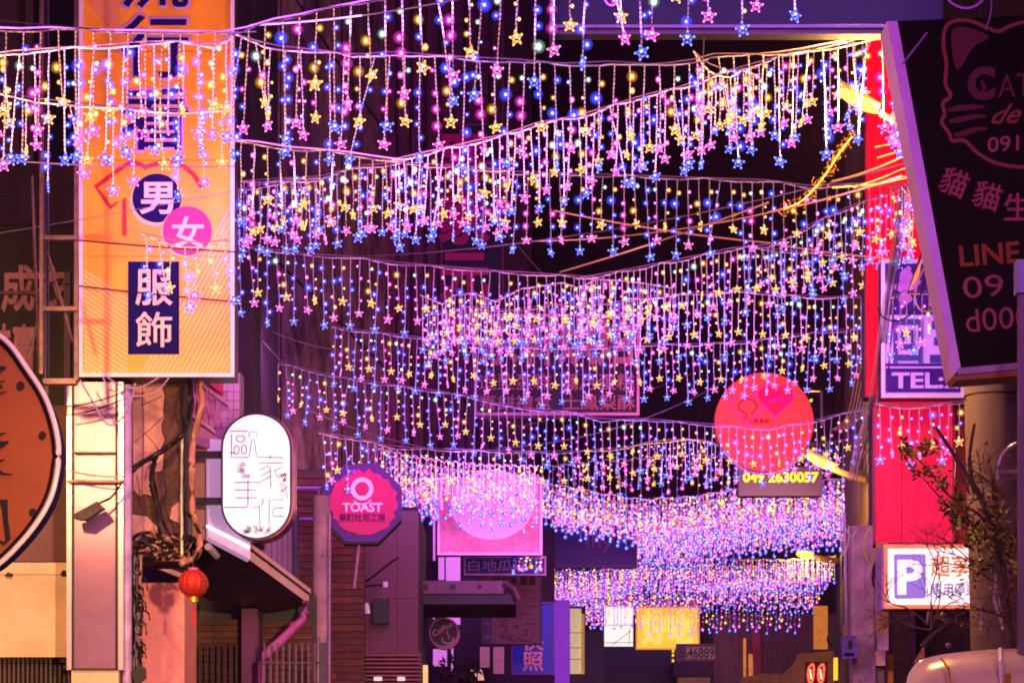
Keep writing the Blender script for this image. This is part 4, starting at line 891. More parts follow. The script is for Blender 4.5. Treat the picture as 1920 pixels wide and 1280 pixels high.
MB().box(1285, 1212, 1340, 1234, 55.985, .01).build('digit_panel', mat('tan_digit_panel', (190, 130, 80), .5, emit=.18), b)
text('2646889', (1270, 1213, 1339, 1233), 55.96, M_black, b, .02)
for y in (1217, 1225, 1235): MB().box(1260, y, 1264, y + 5, 55.9, .05).build('amber_lamp', glow_mat('amber_spot', (1, .55, .05), 1.3), b)
b = thing('dark_shop', 'black unlit shop front below the white and yellow signs', 'shop', P(1200, 1550, 64) * 1)
MB().box(1098, 1180, 1133, 1900, 60, 1).build('pillar', M_black, b); MB().box(1133, 1205, 1262, 1900, 64, 2).build('opening', M_black, b)
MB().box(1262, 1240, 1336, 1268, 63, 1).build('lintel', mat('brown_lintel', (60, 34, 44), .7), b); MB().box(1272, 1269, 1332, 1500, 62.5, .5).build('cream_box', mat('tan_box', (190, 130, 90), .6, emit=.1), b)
b = thing('lilac_pillar', 'glowing violet wall strip right of the blue photo sign', 'wall', P(1054, 1550, 50) * 1)
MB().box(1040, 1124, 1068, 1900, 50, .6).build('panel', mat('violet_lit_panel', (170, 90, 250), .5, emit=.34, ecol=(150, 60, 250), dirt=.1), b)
b = thing('lit_window_wall', 'narrow cream lit window wall beside the violet wall strip', 'window', P(1080, 1550, 59) * 1)
cw = mat('cream_lit_glass', (225, 205, 150), .4, emit=.62, ecol=(230, 205, 140), dirt=.15)
for y0, y1 in ((1140, 1184), (1186, 1212), (1214, 1234), (1236, 1262)): MB().box(1069, y0, 1090, y1, 59, .1).build('pane', cw, b)
MB().box(1090.4, 1150, 1096, 1262, 58.9, .2).build('frame_strip', mat('gold_strip', (230, 180, 60), .5, emit=.4), b); MB().box(1066, 1136, 1098, 1900, 59.15, .5).build('wall', M_black, b)
b = thing('amber_facade', 'brown shop facade with amber vertical strips at the end of the street', 'building', P(1430, 1550, 66) * 1)
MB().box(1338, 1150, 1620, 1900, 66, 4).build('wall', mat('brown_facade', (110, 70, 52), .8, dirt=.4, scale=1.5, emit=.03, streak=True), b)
am = mat('amber_lit', (235, 150, 40), .5, emit=.42, ecol=(240, 150, 30), dirt=.3, scale=3)
MB().box(1394, 1196, 1399, 1290, 65.9, .1).build('amber_strip', am, b); MB().box(1404, 1225, 1412, 1290, 65.9, .1).build('amber_strip', am, b); MB().box(1526, 1135, 1552, 1216, 65.9, .1).build('amber_strip', am, b)
for i in range(14): MB().box(1420 + i * 9, 1150, 1422.5 + i * 9, 1300, 65.93, .05).build('rib', mat('brown_rib', (84, 54, 44), .7), b)
MB().prism([(1408, 1170), (1424, 1178), (1430, 1300), (1416, 1300)], 65.8, .05).build('red_drape', mat('brick_red', (150, 40, 34), .7), b)
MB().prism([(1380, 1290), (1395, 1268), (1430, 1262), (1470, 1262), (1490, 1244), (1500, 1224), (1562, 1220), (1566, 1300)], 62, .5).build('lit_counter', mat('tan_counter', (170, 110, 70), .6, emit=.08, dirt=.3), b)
b = thing('red_neon_sign', 'small red neon sign with two glowing strokes at the bottom right of the street', 'sign', P(1531, 1290, 50) * 1)
MB().box(1510, 1240, 1552, 1300, 50.05, .1).build('backing', M_black, b)
neon = glow_mat('red_neon', (1, .03, .01), 9.0, sample=True)
for cx in (1521, 1540):
    MB().tube([P(v.x, v.y, 50.0) for v in catmull([(cx - 4, 1250), (cx + 3, 1244), (cx + 5, 1256), (cx + 2, 1276), (cx - 4, 1276), (cx - 6, 1262), (cx - 4, 1250)], 4)], 1.6 * U(50), 6).build('neon_stroke', neon, b)
    MB().tube([P(cx - 2, 1254, 49.98), P(cx, 1272, 49.98)], 1.5 * U(50), 6).build('neon_stroke', glow_mat('hot_neon', (1, .5, .35), 3.0), b)
tag(MB().box(1564, 1232, 1571, 1274, 49.5, .1).build('amber_tube', glow_mat('amber_tube_glow', (1, .5, .03), 1.5, sample=True)), 'upright amber tube light right of the red neon sign', 'lamp')
b = thing('plant_shop', 'cluttered shop recess with lilac panes and dark foliage below the coffee sign', 'shop front', P(880, 1550, 44) * 1)
MB().box(785, 900, 1040, 1900, 45, 1).build('back_wall', mat('violet_dark_wall', (44, 18, 66), .8, dirt=.4, scale=2), b)
lp = mat('lilac_lit_pane', (230, 160, 240), .4, emit=.55, ecol=(220, 130, 245), dirt=.15)
for r_ in ((784, 960, 786.5, 1050), (812, 960, 816, 1050), (836, 1040, 863, 1088), (822, 1044, 833, 1086), (836, 1132, 863, 1170), (812, 1134, 815, 1160), (784, 1134, 788, 1225), (812, 1216, 838, 1248), (846, 1180, 850, 1256), (925, 1212, 945, 1262), (900, 1212, 918, 1250)):
    MB().box(*r_, 44.5 + R.uniform(0, .1), .05).build('pane', lp if r_[0] < 890 else mat('rose_pane', (205, 130, 160), .5, emit=.22, dirt=.3), b)
MB().box(793, 1246, 802, 1300, 33.4, .1).build('candle_strip', mat('warm_strip', (255, 215, 140), .5, emit=.9, ecol=(255, 205, 120)), b)
for x, y, r_ in ((888, 1255, 6), (902, 1262, 6)): MB().prism([(x - r_, y + 12), (x - r_, y - 2), (x, y - 9), (x + r_ * .6, y), (x + r_, y + 12)], 43.8, .1).build('lit_figure', mat('peach_lit', (250, 190, 160), .5, emit=.6), b)
leafd = mat('dark_leaf', (30, 34, 26), .6, dirt=.3)
for (cx, cy, Y_, n_) in ((838, 1268, 42, 60), (880, 1270, 41.5, 60)):
    mb = MB()
    for k in range(n_):
        c1 = P(cx + R.gauss(0, 14), cy + R.gauss(0, 14), Y_ + R.uniform(-.4, .4)); u = Vector((R.uniform(-1, 1), R.uniform(-1, 1), R.uniform(-1, 1))).normalized() * .09; v_ = u.orthogonal().normalized() * .035
        mb.add([c1 - u, c1 + v_, c1 + u, c1 - v_], [(0, 1, 2, 3)])
    mb.tube([P(cx, cy, Y_), P(cx, 1550, Y_)], .03, 5)
    tag(mb.build('potted_plant', leafd), 'dark potted plant %s below the coffee sign' % ('left of the lit figures' if cx < 860 else 'beside the lit figures'), 'plant')

# ================================================================== TREE AT RIGHT
b = thing('bare_tree', 'mostly bare tree with a few yellow lit leaves before the round concrete pole', 'tree', P(1905, 1550, 14.6) * 1)
bark = mat('bark', (92, 66, 62), .9, dirt=.3, scale=20, bump=.5)
TY = 14.6
limbs = [([(1930, 1900), (1918, 1500), (1906, 1300), (1890, 1160), (1878, 1020), (1860, 900)], .035, .012), ([(1900, 1240), (1880, 1110), (1850, 960), (1806, 880), (1754, 800)], .026, .010), ([(1826, 920), (1818, 860), (1827, 795)], .014, .008),
         ([(1878, 1060), (1920, 960), (1960, 880)], .016, .008), ([(1856, 985), (1830, 960), (1780, 930), (1740, 880), (1700, 840)], .010, .004), ([(1860, 1010), (1790, 960), (1730, 895)], .008, .004)]
tw = MB()
for q, r1, r2 in limbs: MB().tube([P(v.x, v.y, TY + .02 * math.sin(i)) for i, v in enumerate(catmull(q, 4))], r1, 7, r2).build('limb', bark, b, smooth=True)
def twig(x, y, ang, L, r, Y, depth=0):
    q = [(x, y)]; a = ang
    for k in range(4): a += R.uniform(-.35, .35); x += math.cos(a) * L / 4; y -= math.sin(a) * L / 4; q.append((x, y))
    yy = Y
    pts = []
    for k, v in enumerate(q): yy += R.uniform(-.05, .05); pts.append(P(v[0], v[1], yy))
    tw.tube(pts, r, 4, r * .5, cap=False)
    tips.append((q[-1], yy))
    if depth < 2:
        for k in range(3): j = R.randint(1, 3); twig(*q[j], a + R.choice((-1, 1)) * R.uniform(.4, 1.0), L * .62, r * .6, yy, depth + 1)
tips = []
for k in range(30):
    twig(R.uniform(1840, 1925), R.uniform(900, 1200), R.uniform(.2, 2.9), R.uniform(60, 130), .005, TY + R.uniform(-.2, .2))
twig(1740, 1170, 2.3, 110, .006, 14.4); twig(1746, 1180, 1.9, 150, .006, 14.4); twig(1746, 1180, 1.2, 120, .005, 14.4); twig(1744, 1180, 2.7, 100, .005, 14.4)
stuff(tw.build('twigs', mat('twig_bark', (120, 84, 72), .9), b))
lm = [mat('leaf_olive', (176, 160, 40), .5, dirt=.2), mat('leaf_brown', (84, 62, 26), .6, dirt=.2), mat('leaf_dark', (46, 36, 24), .6)]
lf = MB()
def leaf(c1, s):
    u = Vector((R.uniform(-1, 1), R.uniform(-.7, .7), R.uniform(-1, .6))).normalized() * s; v_ = u.cross(Vector((R.uniform(-1, 1), 1, R.uniform(-1, 1)))).normalized() * s * .36
    lf.m = R.choice((0, 0, 1, 1, 2)); lf.add([c1 - u, c1 - u * .2 + v_, c1 + u, c1 - u * .2 - v_], [(0, 1, 2, 3)])
for (cx, cy, sx, sy, n_) in ((1700, 845, 14, 18, 40), (1740, 840, 18, 14, 36), (1735, 880, 22, 14, 40), (1790, 940, 26, 22, 60), (1768, 905, 20, 16, 30), (1800, 975, 20, 16, 40), (1830, 1000, 34, 32, 110), (1870, 1010, 34, 42, 130), (1905, 1060, 20, 50, 70), (1840, 1060, 16, 18, 30), (1860, 950, 26, 26, 50)):
    for k in range(n_): leaf(P(R.gauss(cx, sx * .6), R.gauss(cy, sy * .6), TY + R.uniform(-.25, .25)), R.uniform(.016, .034))
for (q, yy) in tips:
    if R.random() < .35 and q[0] > 1780: leaf(P(q[0], q[1], yy), .02)
stuff(lf.build('leaves', lm, b))
tag(MB().tube([P(v.x, v.y, 14.2) for v in catmull([(1872, 900), (1876, 860), (1900, 835), (1940, 826)], 6)] , .012, 8).build('bent_tube', mat('mauve_tube', (170, 130, 160), .3, .3)), 'bent steel tube arching over the tree at the right border', 'tube')
tag(MB().tube([P(1870, 886, 14.2), P(1940, 884, 14.2)], .012, 8).build('straight_tube', MATS['mauve_tube']), 'straight steel tube under the bent tube at the right border', 'tube')

# ================================================================== STREET LAMPS
def lamp_thing(label, pts_head, Y, arm, light, glass_r):
    t_ = thing('street_lamp', label, 'street lamp', P(*pts_head[0], Y) * 1, 'warm sodium lamps')
    A, B = P(*pts_head[0], Y), P(*pts_head[1], Y); n = 12; mb = MB(); d = (B - A)
    prof = [(i / n, math.sin(PI * min(1, .08 + i / n * .95)) ** .55) for i in range(n + 1)]
    pts = [A + d * t0 for t0, _ in prof]; up = Vector((0, 0, 1))
    k0 = 0; ns = 12; vs = []
    u = Vector((0, 1, 0)); v_ = d.normalized().cross(u)
    for i, (t0, rr_) in enumerate(prof):
        for j in range(ns):
            a = 2 * PI * j / ns; vs.append(pts[i] + u * math.cos(a) * glass_r * rr_ + v_ * math.sin(a) * glass_r * .62 * rr_)
    mb.add(vs, [(i * ns + j, i * ns + (j + 1) % ns, (i + 1) * ns + (j + 1) % ns, (i + 1) * ns + j) for i in range(n) for j in range(ns)] + [list(range(ns)), list(range(n * ns, n * ns + ns))])
    mb.build('lamp_glass', glow_mat('sodium_glass', (1, .38, .05), 5.5, sample=False), t_, smooth=True)
    MB().tube([P(*p_, Y + .02) for p_ in arm], .022 * Y / 17, 8).build('arm', mat('lamp_arm', (80, 62, 56), .4, .4), t_)
    top = MB(); top.tube([A + Vector((0, .02, glass_r * .7)), B + Vector((0, .02, glass_r * .7))], glass_r * .5, 8); top.build('hood', MATS['lamp_arm'], t_)
    l = bpy.data.lights.new('lamp_bulb', 'POINT'); l.energy = light; l.color = (1, .50, .12); l.shadow_soft_size = .10
    o_ = bpy.data.objects.new('lamp_bulb', l); C.objects.link(o_); o_.parent = t_; o_.location = (A + B) / 2 - WO[t_.name] + Vector((0, -glass_r * 1.3 - .12, -.12)); l.use_shadow = True
    return t_
lamp_thing('large blazing sodium street lamp at the top right beside the leaning sign', ((1574, 170), (1650, 213)), 17.2, [(1650, 212), (1690, 236), (1720, 250)], 650, .065)
lamp_thing('smaller sodium street lamp beside the coral disc at right', ((1512, 852), (1566, 882)), 33.6, [(1560, 878), (1590, 890), (1622, 900)], 520, .09)
lamp_thing('distant sodium street lamp inside the dense light curtains', ((1494, 1036), (1526, 1044)), 60, [(1526, 1044), (1560, 1050), (1590, 1050)], 200, .14)
lamp_thing('farthest tiny sodium street lamp in the lowest light curtain', ((1352, 1160), (1372, 1174)), 76, [(1372, 1174), (1400, 1180), (1420, 1180)], 80, .12)
# assumed unseen lamp at left, added to light orange sign and steel column
lamp_thing('assumed warm lamp left of the view, added to light the orange sign from below', ((-215, 425), (-165, 430)), 16.0, [(-215, 425), (-420, 410), (-460, 410)], 900, .08)
#lamp_thing('x', ((-2300, 300), (-2150, 330)), 7.0, [(-2300, 300), (-2500, 320), (-2600, 330)], 150, .08)

# ================================================================== STAR LIGHT CURTAINS
COL = {'blue': ((.05, .06, 1), (.42, .46, 1)), 'pink': ((1, .03, .62), (1, .46, .95)), 'yellow': ((1, .36, .01), (1, .74, .22)), 'white': ((.62, .95, .85), (.95, 1, .97))}
wirem = mat('clear_pink_wire', (250, 228, 245), .4, dirt=.05, bump=0)
t = wirem.node_tree; wv_ = t.nodes.new('ShaderNodeTexWave'); wv_.bands_direction = 'Z'; wv_.inputs['Scale'].default_value = 11; wv_.inputs['Distortion'].default_value = 2.5; wv_.inputs['Detail Scale'].default_value = 3
tc_ = t.nodes.new('ShaderNodeTexCoord'); t.links.new(tc_.outputs['Object'], wv_.inputs[0])
rp_ = t.nodes.new('ShaderNodeValToRGB'); rp_.color_ramp.elements[0].position = .25; rp_.color_ramp.elements[0].color = (.34, .24, .34, 1); rp_.color_ramp.elements[1].position = .6; rp_.color_ramp.elements[1].color = (.95, .88, .94, 1)
t.links.new(wv_.outputs[0], rp_.inputs[0]); t.links.new(rp_.outputs[0], t.nodes['Principled BSDF'].inputs['Base Color'])
BM = {}
for k, (c_, h_) in COL.items():
    BM[k] = [glow_mat('bulb_cap_' + k, c_, 3.2, .22), glow_mat('bulb_core_' + k, tuple(v * .72 + .26 for v in c_), 11.0), glow_mat('star_plastic_' + k, tuple(v * .92 + .06 for v in c_), 1.5, .8), glow_mat('star_led_' + k, tuple(v * .74 + .24 for v in c_), 5.0)]
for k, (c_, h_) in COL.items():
    BM[k] += [glow_mat('halo_shell_' + k, c_, {'blue': 4.2, 'pink': 2.4, 'white': 1.3}.get(k, 2.0), .05), glow_mat('far_cap_' + k, tuple(v * .95 + .04 for v in c_), 1.5), glow_mat('far_core_' + k, tuple(v * .6 + w_ * .4 for v, w_ in zip(h_, c_)), 3.0)]  # first entry: lens glow imitated by faint emissive shells
ORDER = ['blue', 'pink', 'yellow', 'white']
def ball(mb, c, r, el=1.0, n=6, m=3):
    vs = []; x, y, z = c
    vs.append((x, y, z + r * el)); fs = []
    for i in range(1, m):
        a = PI * i / m
        for j in range(n): b_ = 2 * PI * j / n; vs.append((x + r * math.sin(a) * math.cos(b_), y + r * math.sin(a) * math.sin(b_), z + r * el * math.cos(a)))
    vs.append((x, y, z - r * el)); L = len(vs) - 1
    for j in range(n): fs.append((0, 1 + j, 1 + (j + 1) % n))
    for i in range(m - 2):
        for j in range(n): a = 1 + i * n + j; b_ = 1 + i * n + (j + 1) % n; fs.append((a, a + n, b_ + n, b_))
    for j in range(n): fs.append((L, L - n + (j + 1) % n, L - n + j))
    mb.add(vs, fs)
def star_pts(r, k=.45): return [(r * (1 if i % 2 == 0 else k) * math.sin(PI * i / 5), r * (1 if i % 2 == 0 else k) * math.cos(PI * i / 5)) for i in range(10)]
def star_geo(mb, c, r, yaw=0, fine=True, base=0):
    ca, sa = math.cos(yaw), math.sin(yaw)
    T = lambda x, y, z: (c[0] + x * ca - y * sa, c[1] + x * sa + y * ca, c[2] + z)
    o_ = star_pts(r); i_ = star_pts(r * .62); th = r * .16
    mb.m = base
    if fine:
        vs = [T(x, -th, z) for x, z in o_] + [T(x, -th, z) for x, z in i_] + [T(x, th, z) for x, z in o_] + [T(x, th, z) for x, z in i_]
        fs = []
        for a in range(10):
            b_ = (a + 1) % 10
            fs += [(a, b_, 10 + b_, 10 + a), (20 + b_, 20 + a, 30 + a, 30 + b_), (a, 20 + a, 20 + b_, b_), (10 + a, 10 + b_, 30 + b_, 30 + a)]
        mb.add(vs, fs)
        mb.m = base + 1
        for a in range(10):
            rr_ = r * (.86 if a % 2 == 0 else .40); x, z = rr_ * math.sin(PI * a / 5), rr_ * math.cos(PI * a / 5)
            ball(mb, T(x, 0, z), r * .15, n=4, m=2)
        ball(mb, T(0, 0, .18 * r), r * .22, n=6, m=3)
    else:
        mb.add([T(x, -th, z) for x, z in o_] + [T(x, th, z) for x, z in o_], [list(range(10)), list(range(19, 9, -1))] + [(a, a + 10, (a + 1) % 10 + 10, (a + 1) % 10) for a in range(10)])
        mb.m = base + 1; ball(mb, T(0, -th, 0), r * .45, n=4, m=2)
def to_mesh(mb, name, mats):
    me = bpy.data.meshes.new(name); me.from_pydata(mb.v, [], mb.f)
    for m_ in mats: me.materials.append(m_)
    me.polygons.foreach_set('material_index', mb.mi); me.update(); return me
STARM = {}
for k in ('blue', 'pink', 'yellow'):
    mb = MB(); star_geo(mb, (0, 0, 0), .047); STARM[k] = to_mesh(mb, 'star', [BM[k][2], BM[k][3]])
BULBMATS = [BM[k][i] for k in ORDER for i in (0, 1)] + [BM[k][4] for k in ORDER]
FARMATS = [BM[k][i] for k in ORDER for i in (5, 6)]
VAR = {}
def variants(kind, L):
    key = (kind, round(L / .04))
    if key in VAR: return VAR[key]
    L = key[1] * .04; out = []
    for v in range(5):
        wv = MB(); n = 6; pts = [(0, 0, 0)]; x = y = 0
        for i in range(1, n + 1): x += R.uniform(-.004, .004); y += R.uniform(-.004, .004); pts.append((x, y, -L * i / n))
        wv.tube(pts, .0041, 4, cap=False)
        bv = MB(); nb = max(2, int(round(L / .125)))
        for j in range(nb):
            if R.random() < .05: continue
            z = -L * (j + 1 + R.uniform(-.12, .12)) / (nb + .35) + .02
            if z < -L + .07: z = -L + .09
            if z > -.05: z = -.07
            k = kind
            q = R.random()
            if q < .05: k = 'white'
            elif q < .24: k = R.choice(('blue', 'blue', 'pink', 'yellow'))
            i = ORDER.index(k); s_ = R.choice((-1, 1)); t_ = -z / L * n; a = int(min(t_, n - 1)); f = t_ - a
            px_ = pts[a][0] * (1 - f) + pts[a + 1][0] * f; py_ = pts[a][1] * (1 - f) + pts[a + 1][1] * f
            ang = R.uniform(-.9, .9) + (0 if s_ > 0 else PI); d_ = R.uniform(.012, .026)
            c_ = (px_ + math.cos(ang) * d_, py_ + math.sin(ang) * d_ - .004, z + R.uniform(-.008, .008))
            wv.tube([(px_, py_, z), c_], .0032, 3, cap=False)
            r_ = R.choice((.010, .012, .015, .019))
            bv.m = i * 2 + 1; ball(bv, c_, r_ * .48, 1.2)
            bv.m = i * 2; ball(bv, c_, r_, 1.25, n=8, m=4)
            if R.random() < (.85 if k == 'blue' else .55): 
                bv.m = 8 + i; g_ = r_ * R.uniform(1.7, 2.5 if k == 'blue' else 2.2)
                for q_ in (1, .80, .62, .45): ball(bv, c_, g_ * q_, 1, n=10, m=6)  # nested glowing shells added as a halo round the LED
        out.append((to_mesh(wv, 'strand', [wirem]), to_mesh(bv, 'bulbs', BULBMATS), (pts[-1][0], pts[-1][1], -L)))
    VAR[key] = out
    return out
def arc(pts):        # arclength sampling of a photo-pixel polyline
    seg = [(Vector(a), Vector(b_), (Vector(b_) - Vector(a)).length) for a, b_ in zip(pts, pts[1:])]
    return seg, sum(s_[2] for s_ in seg)
GRP = 'star light curtains strung across the street'
NS = [0]
def curtain(label, pts, Y, sp=.1, ls=1.0, scal=.012, kinds=('blue', 'pink', 'yellow'), lens=(.66, .545, .41), skip=None, Y2=None, tilt=.03, wire=True):
    seg, tot = arc(pts)
    Yb = Y2 or Y
    xs0, xs1 = pts[0][0], pts[-1][0]
    def at(s_):
        for a, b_, l_ in seg:
            if s_ <= l_: q = a.lerp(b_, s_ / l_); break
            s_ -= l_
        else: q = seg[-1][1]
        return P(q.x, q.y, Y + (Yb - Y) * (q.x - xs0) / (xs1 - xs0))
    nseg = max(6, int(tot * U(Y) / sp))
    mid = at(tot / 2)
    t_ = thing('star_light_curtain', label, 'light curtain', mid, GRP)
    # lead wire: scalloped between its ties
    q = []; ties = 7
    for i in range(nseg * 2 + 1):
        p_ = at(tot * i / (nseg * 2)); ph = (i % (ties * 2)) / (ties * 2)
        q.append(p_ - Vector((0, 0, scal * 4 * ph * (1 - ph) * 2 + R.uniform(-.003, .003))))
    if wire: MB().tube(q, .0062, 5).build('lead_wire', wirem, t_)
    MB().tube([at(tot * i / 30) + Vector((0, .03, .012)) for i in range(31)], .0045, 4).build('support_wire', mat('mauve_support_wire', (190, 140, 185), .4), t_)
    for i in range(nseg):
        if skip and skip(i): continue
        top = q[i * 2 + 1]; kind = kinds[i % len(kinds)]; L = lens[i % len(kinds)] * ls * R.uniform(.96, 1.04)
        V = R.choice(variants(kind, L)); NS[0] += 1
        s_ = bpy.data.objects.new('strand', V[0]); C.objects.link(s_); s_.parent = t_; s_.location = top - mid
        s_.rotation_euler = (R.gauss(0, .01), R.gauss(0, tilt) if R.random() > .08 else R.gauss(0, .12), 0)
        bo = bpy.data.objects.new('bulbs', V[1]); C.objects.link(bo); bo.parent = s_; bo['kind'] = 'stuff'
        so = bpy.data.objects.new('star', STARM[kind]); C.objects.link(so); so.parent = s_; so.location = (V[2][0], V[2][1], V[2][2] - .03)
        so.rotation_euler = (R.gauss(0, .15), R.gauss(0, .18), R.choice((1, 1, 1, 2.4)) * R.uniform(-.65, .65)); so.scale = (R.uniform(.92, 1.08),) * 3
    return t_
curtain('star light curtain nearest the camera, running left then rising out of the top', [(-70, 50), (60, 55), (100, 51), (170, 57), (300, 58), (437, 62), (490, 40), (560, 28), (615, 15), (720, -5), (850, -45), (1000, -88), (1200, -130), (1500, -200)], 15.2, .102, 1.04, .008)
curtain('second star light curtain, its wire lying across the faded top characters', [(-60, 108), (20, 96), (110, 90), (170, 87), (245, 80), (330, 77), (400, 84), (437, 64)], 16.4, .095, .98)
curtain('low star light curtain drooping over the shirt outline of the orange lightbox', [(-50, 160), (60, 185), (160, 195), (240, 205), (330, 208), (438, 200)], 17.2, .145, .80)
curtain('star light curtain whose long wire runs from the orange lightbox to the top street lamp', [(440, 64), (500, 84), (600, 95), (660, 104), (740, 97), (800, 103), (900, 109), (960, 111), (1060, 120), (1150, 115), (1230, 122), (1300, 112), (1335, 101), (1440, 101), (1500, 92), (1560, 80), (1640, 67), (1668, 66)], 17.0, .099, 1.0)
curtain('star light curtain hanging low left of centre over the stucco wall', [(440, 263), (480, 266), (540, 276), (640, 284), (720, 296), (760, 301)], 19.0, .098, .86)
curtain('dense warm wired star light curtain sloping up to the right under the billboard', [(735, 300), (800, 285), (860, 272), (960, 248), (1005, 231), (1085, 217), (1130, 203), (1210, 178), (1280, 162), (1340, 140), (1440, 112), (1480, 100), (1560, 82), (1640, 70)], 19.6, .062, .88)
curtain('star light curtain with tangled short wire left below the second layer', [(440, 357), (490, 347), (560, 338), (600, 334)], 21.0, .062, .74)
curtain('dense star light curtain in the left middle above the dark vertical sign', [(450, 340), (520, 335), (600, 331), (680, 310), (760, 305), (860, 312), (960, 320)], 21.6, .066, .84)
curtain('star light curtain reaching the cable knot on the red sign', [(900, 318), (960, 322), (1100, 326), (1240, 331), (1320, 334), (1440, 338), (1520, 349), (1600, 344), (1700, 345)], 23.0, .094, .98)
curtain('star light curtain with brass coloured wire crossing the middle left', [(440, 458), (480, 463), (560, 476), (660, 481), (740, 492), (850, 501), (940, 509), (1000, 512), (1060, 516), (1120, 520)], 25.4, .092, .98)
curtain('dense star light curtain rising from centre to the cable knot at right', [(1080, 523), (1190, 503), (1290, 483), (1370, 466), (1440, 459), (1475, 448), (1540, 410), (1600, 385), (1690, 352)], 25.0, .060, .92)
curtain('short star light curtain on the straight wire before the red sign', [(1400, 462), (1480, 470), (1560, 477), (1645, 484)], 26.2, .1, .62)
curtain('star light curtain crowding in front of the bakery board top', [(788, 553), (830, 571), (850, 553), (890, 550), (930, 566), (975, 542), (1055, 530), (1085, 540), (1120, 523), (1200, 530), (1260, 540)], 28.0, .058, .82, .0)
curtain('second curtain layer crowding the bakery board, slightly lower', [(800, 590), (880, 575), (960, 582), (1040, 570), (1120, 572), (1190, 560)], 29.4, .07, .80)
curtain('star light curtain above the coral disc', [(1180, 560), (1300, 549), (1400, 545), (1480, 553), (1560, 557), (1650, 552)], 27.6, .082, .96)
curtain('star light curtain running from the stucco wall across the bakery board', [(622, 613), (700, 622), (800, 634), (960, 650), (1100, 652), (1200, 645), (1300, 645), (1400, 640), (1500, 626), (1640, 612)], 30.6, .082, .93)
curtain('star light curtain beginning beside the oval sign and ending at the lower red sign', [(440, 667), (530, 682), (630, 705), (700, 716), (800, 730), (880, 742), (960, 763), (1080, 773), (1130, 788), (1210, 785), (1350, 797), (1440, 803), (1520, 790), (1600, 770), (1640, 760)], 32.0, .10, .95)
curtain('star light curtain starting above the octagonal toast sign', [(598, 812), (660, 820), (740, 838), (800, 841), (960, 846), (1080, 846), (1180, 838), (1220, 828), (1280, 823), (1330, 826), (1365, 840), (1450, 838), (1560, 826), (1630, 818)], 27.3, .080, .80, Y2=39)
curtain('short star light curtain on the lower red sign', [(1640, 757), (1700, 762), (1760, 758), (1808, 752)], 23.6, .09, .74)
curtain('small tangled star light strings over the women character disc', [(262, 437), (300, 446), (330, 452), (380, 456), (432, 450)], 18.6, .085, .62, .02, tilt=.1)
curtain('vertical bunch of star strings tied to the leaning black sign edge', [(1668, 84), (1690, 120)], 16.2, .05, .9)
curtain('loose star strings hanging from the cable knot beside the leaning sign', [(1690, 350), (1704, 360), (1712, 372)], 20.6, .05, .72)
curtain('loose star strings in front of the purple telephone sign', [(1668, 560), (1700, 545), (1750, 548)], 22.8, .07, .72)
curtain('bunched star strings hanging beside the left edge of the coral disc phone board', [(1300, 96), (1330, 120), (1370, 135), (1420, 128)], 18.2, .05, .55, .03, tilt=.12)

# far curtains: strands too small to show their pieces, one mesh each
def far_curtain(label, pts, Y, sp=.075, n_b=5, lens=(.62, .5, .38), rs=1.0):
    seg, tot = arc(pts)
    def at(s_):
        for a, b_, l_ in seg:
            if s_ <= l_: q = a.lerp(b_, s_ / l_); break
            s_ -= l_
        else: q = seg[-1][1]
        return P(q.x, q.y, Y)
    n = int(tot * U(Y) / sp); mid = at(tot / 2)
    t_ = thing('star_light_curtain', label, 'light curtain', mid, GRP)
    MB().tube([at(tot * i / 60) - Vector((0, 0, .02 * (i % 3))) for i in range(61)], .009, 4).build('lead_wire', wirem, t_)
    wv, bv = MB(), MB()
    for i in range(n):
        top = at(tot * (i + .5 + R.uniform(-.3, .3)) / n); k = (0, 1, 0, 1, 2)[i % 5]; kind = ORDER[k]; L = lens[k] * R.uniform(.9, 1.1)
        wv.tube([top, top + Vector((R.uniform(-.01, .01), R.uniform(-.05, .05), -L))], .0055, 3, cap=False)
        for j in range(n_b):
            kk = kind if R.random() < .75 else R.choice(ORDER[:3]); ii = ORDER.index(kk)
            bv.m = ii * 2 + (1 if R.random() < .42 else 0)
            ball(bv, top + Vector((R.uniform(-.02, .02), R.uniform(-.05, .05), -L * (j + .7 + R.uniform(-.3, .3)) / n_b)), R.uniform(.012, .023) * rs, 1.1, 4, 2)
        b0 = len(FARMATS)
        star_geo(bv, top + Vector((0, 0, -L - .03)), .043 * rs, R.uniform(-.8, .8), False, b0 + k * 2)
    stuff(wv.build('strands', wirem, t_)); stuff(bv.build('bulbs_and_stars', FARMATS + [m_ for k in ORDER[:3] for m_ in (BM[k][5], BM[k][6])], t_))
def shift(pts, dy, dx=0): return [(x + dx, y + dy) for x, y in pts]
bandA = [(745, 905), (800, 893), (860, 903), (920, 902), (970, 890), (1060, 910), (1100, 918), (1200, 934), (1290, 930), (1400, 912), (1500, 902), (1600, 893), (1640, 908)]
names_a = ['first', 'second', 'third', 'fourth', 'fifth', 'sixth', 'seventh', 'eighth', 'ninth']
far_curtain('crowded curtain of light just left of the pink dome sign top', [(700, 834), (760, 850), (830, 862), (900, 868), (1010, 872)], 35.0, .07)
far_curtain('crowded curtain of light spilling over the pink dome sign', [(720, 850), (800, 872), (880, 880), (960, 886), (1010, 890)], 35.8, .06, 6)
far_curtain('crowded curtain of light lowest over the pale glowing disc', [(740, 868), (820, 886), (900, 898), (1010, 906)], 36.2, .06, 6)
far_curtain('crowded curtain of light before the phone number board', [(1030, 872), (1120, 862), (1300, 850), (1400, 858), (1560, 840)], 39, .11)
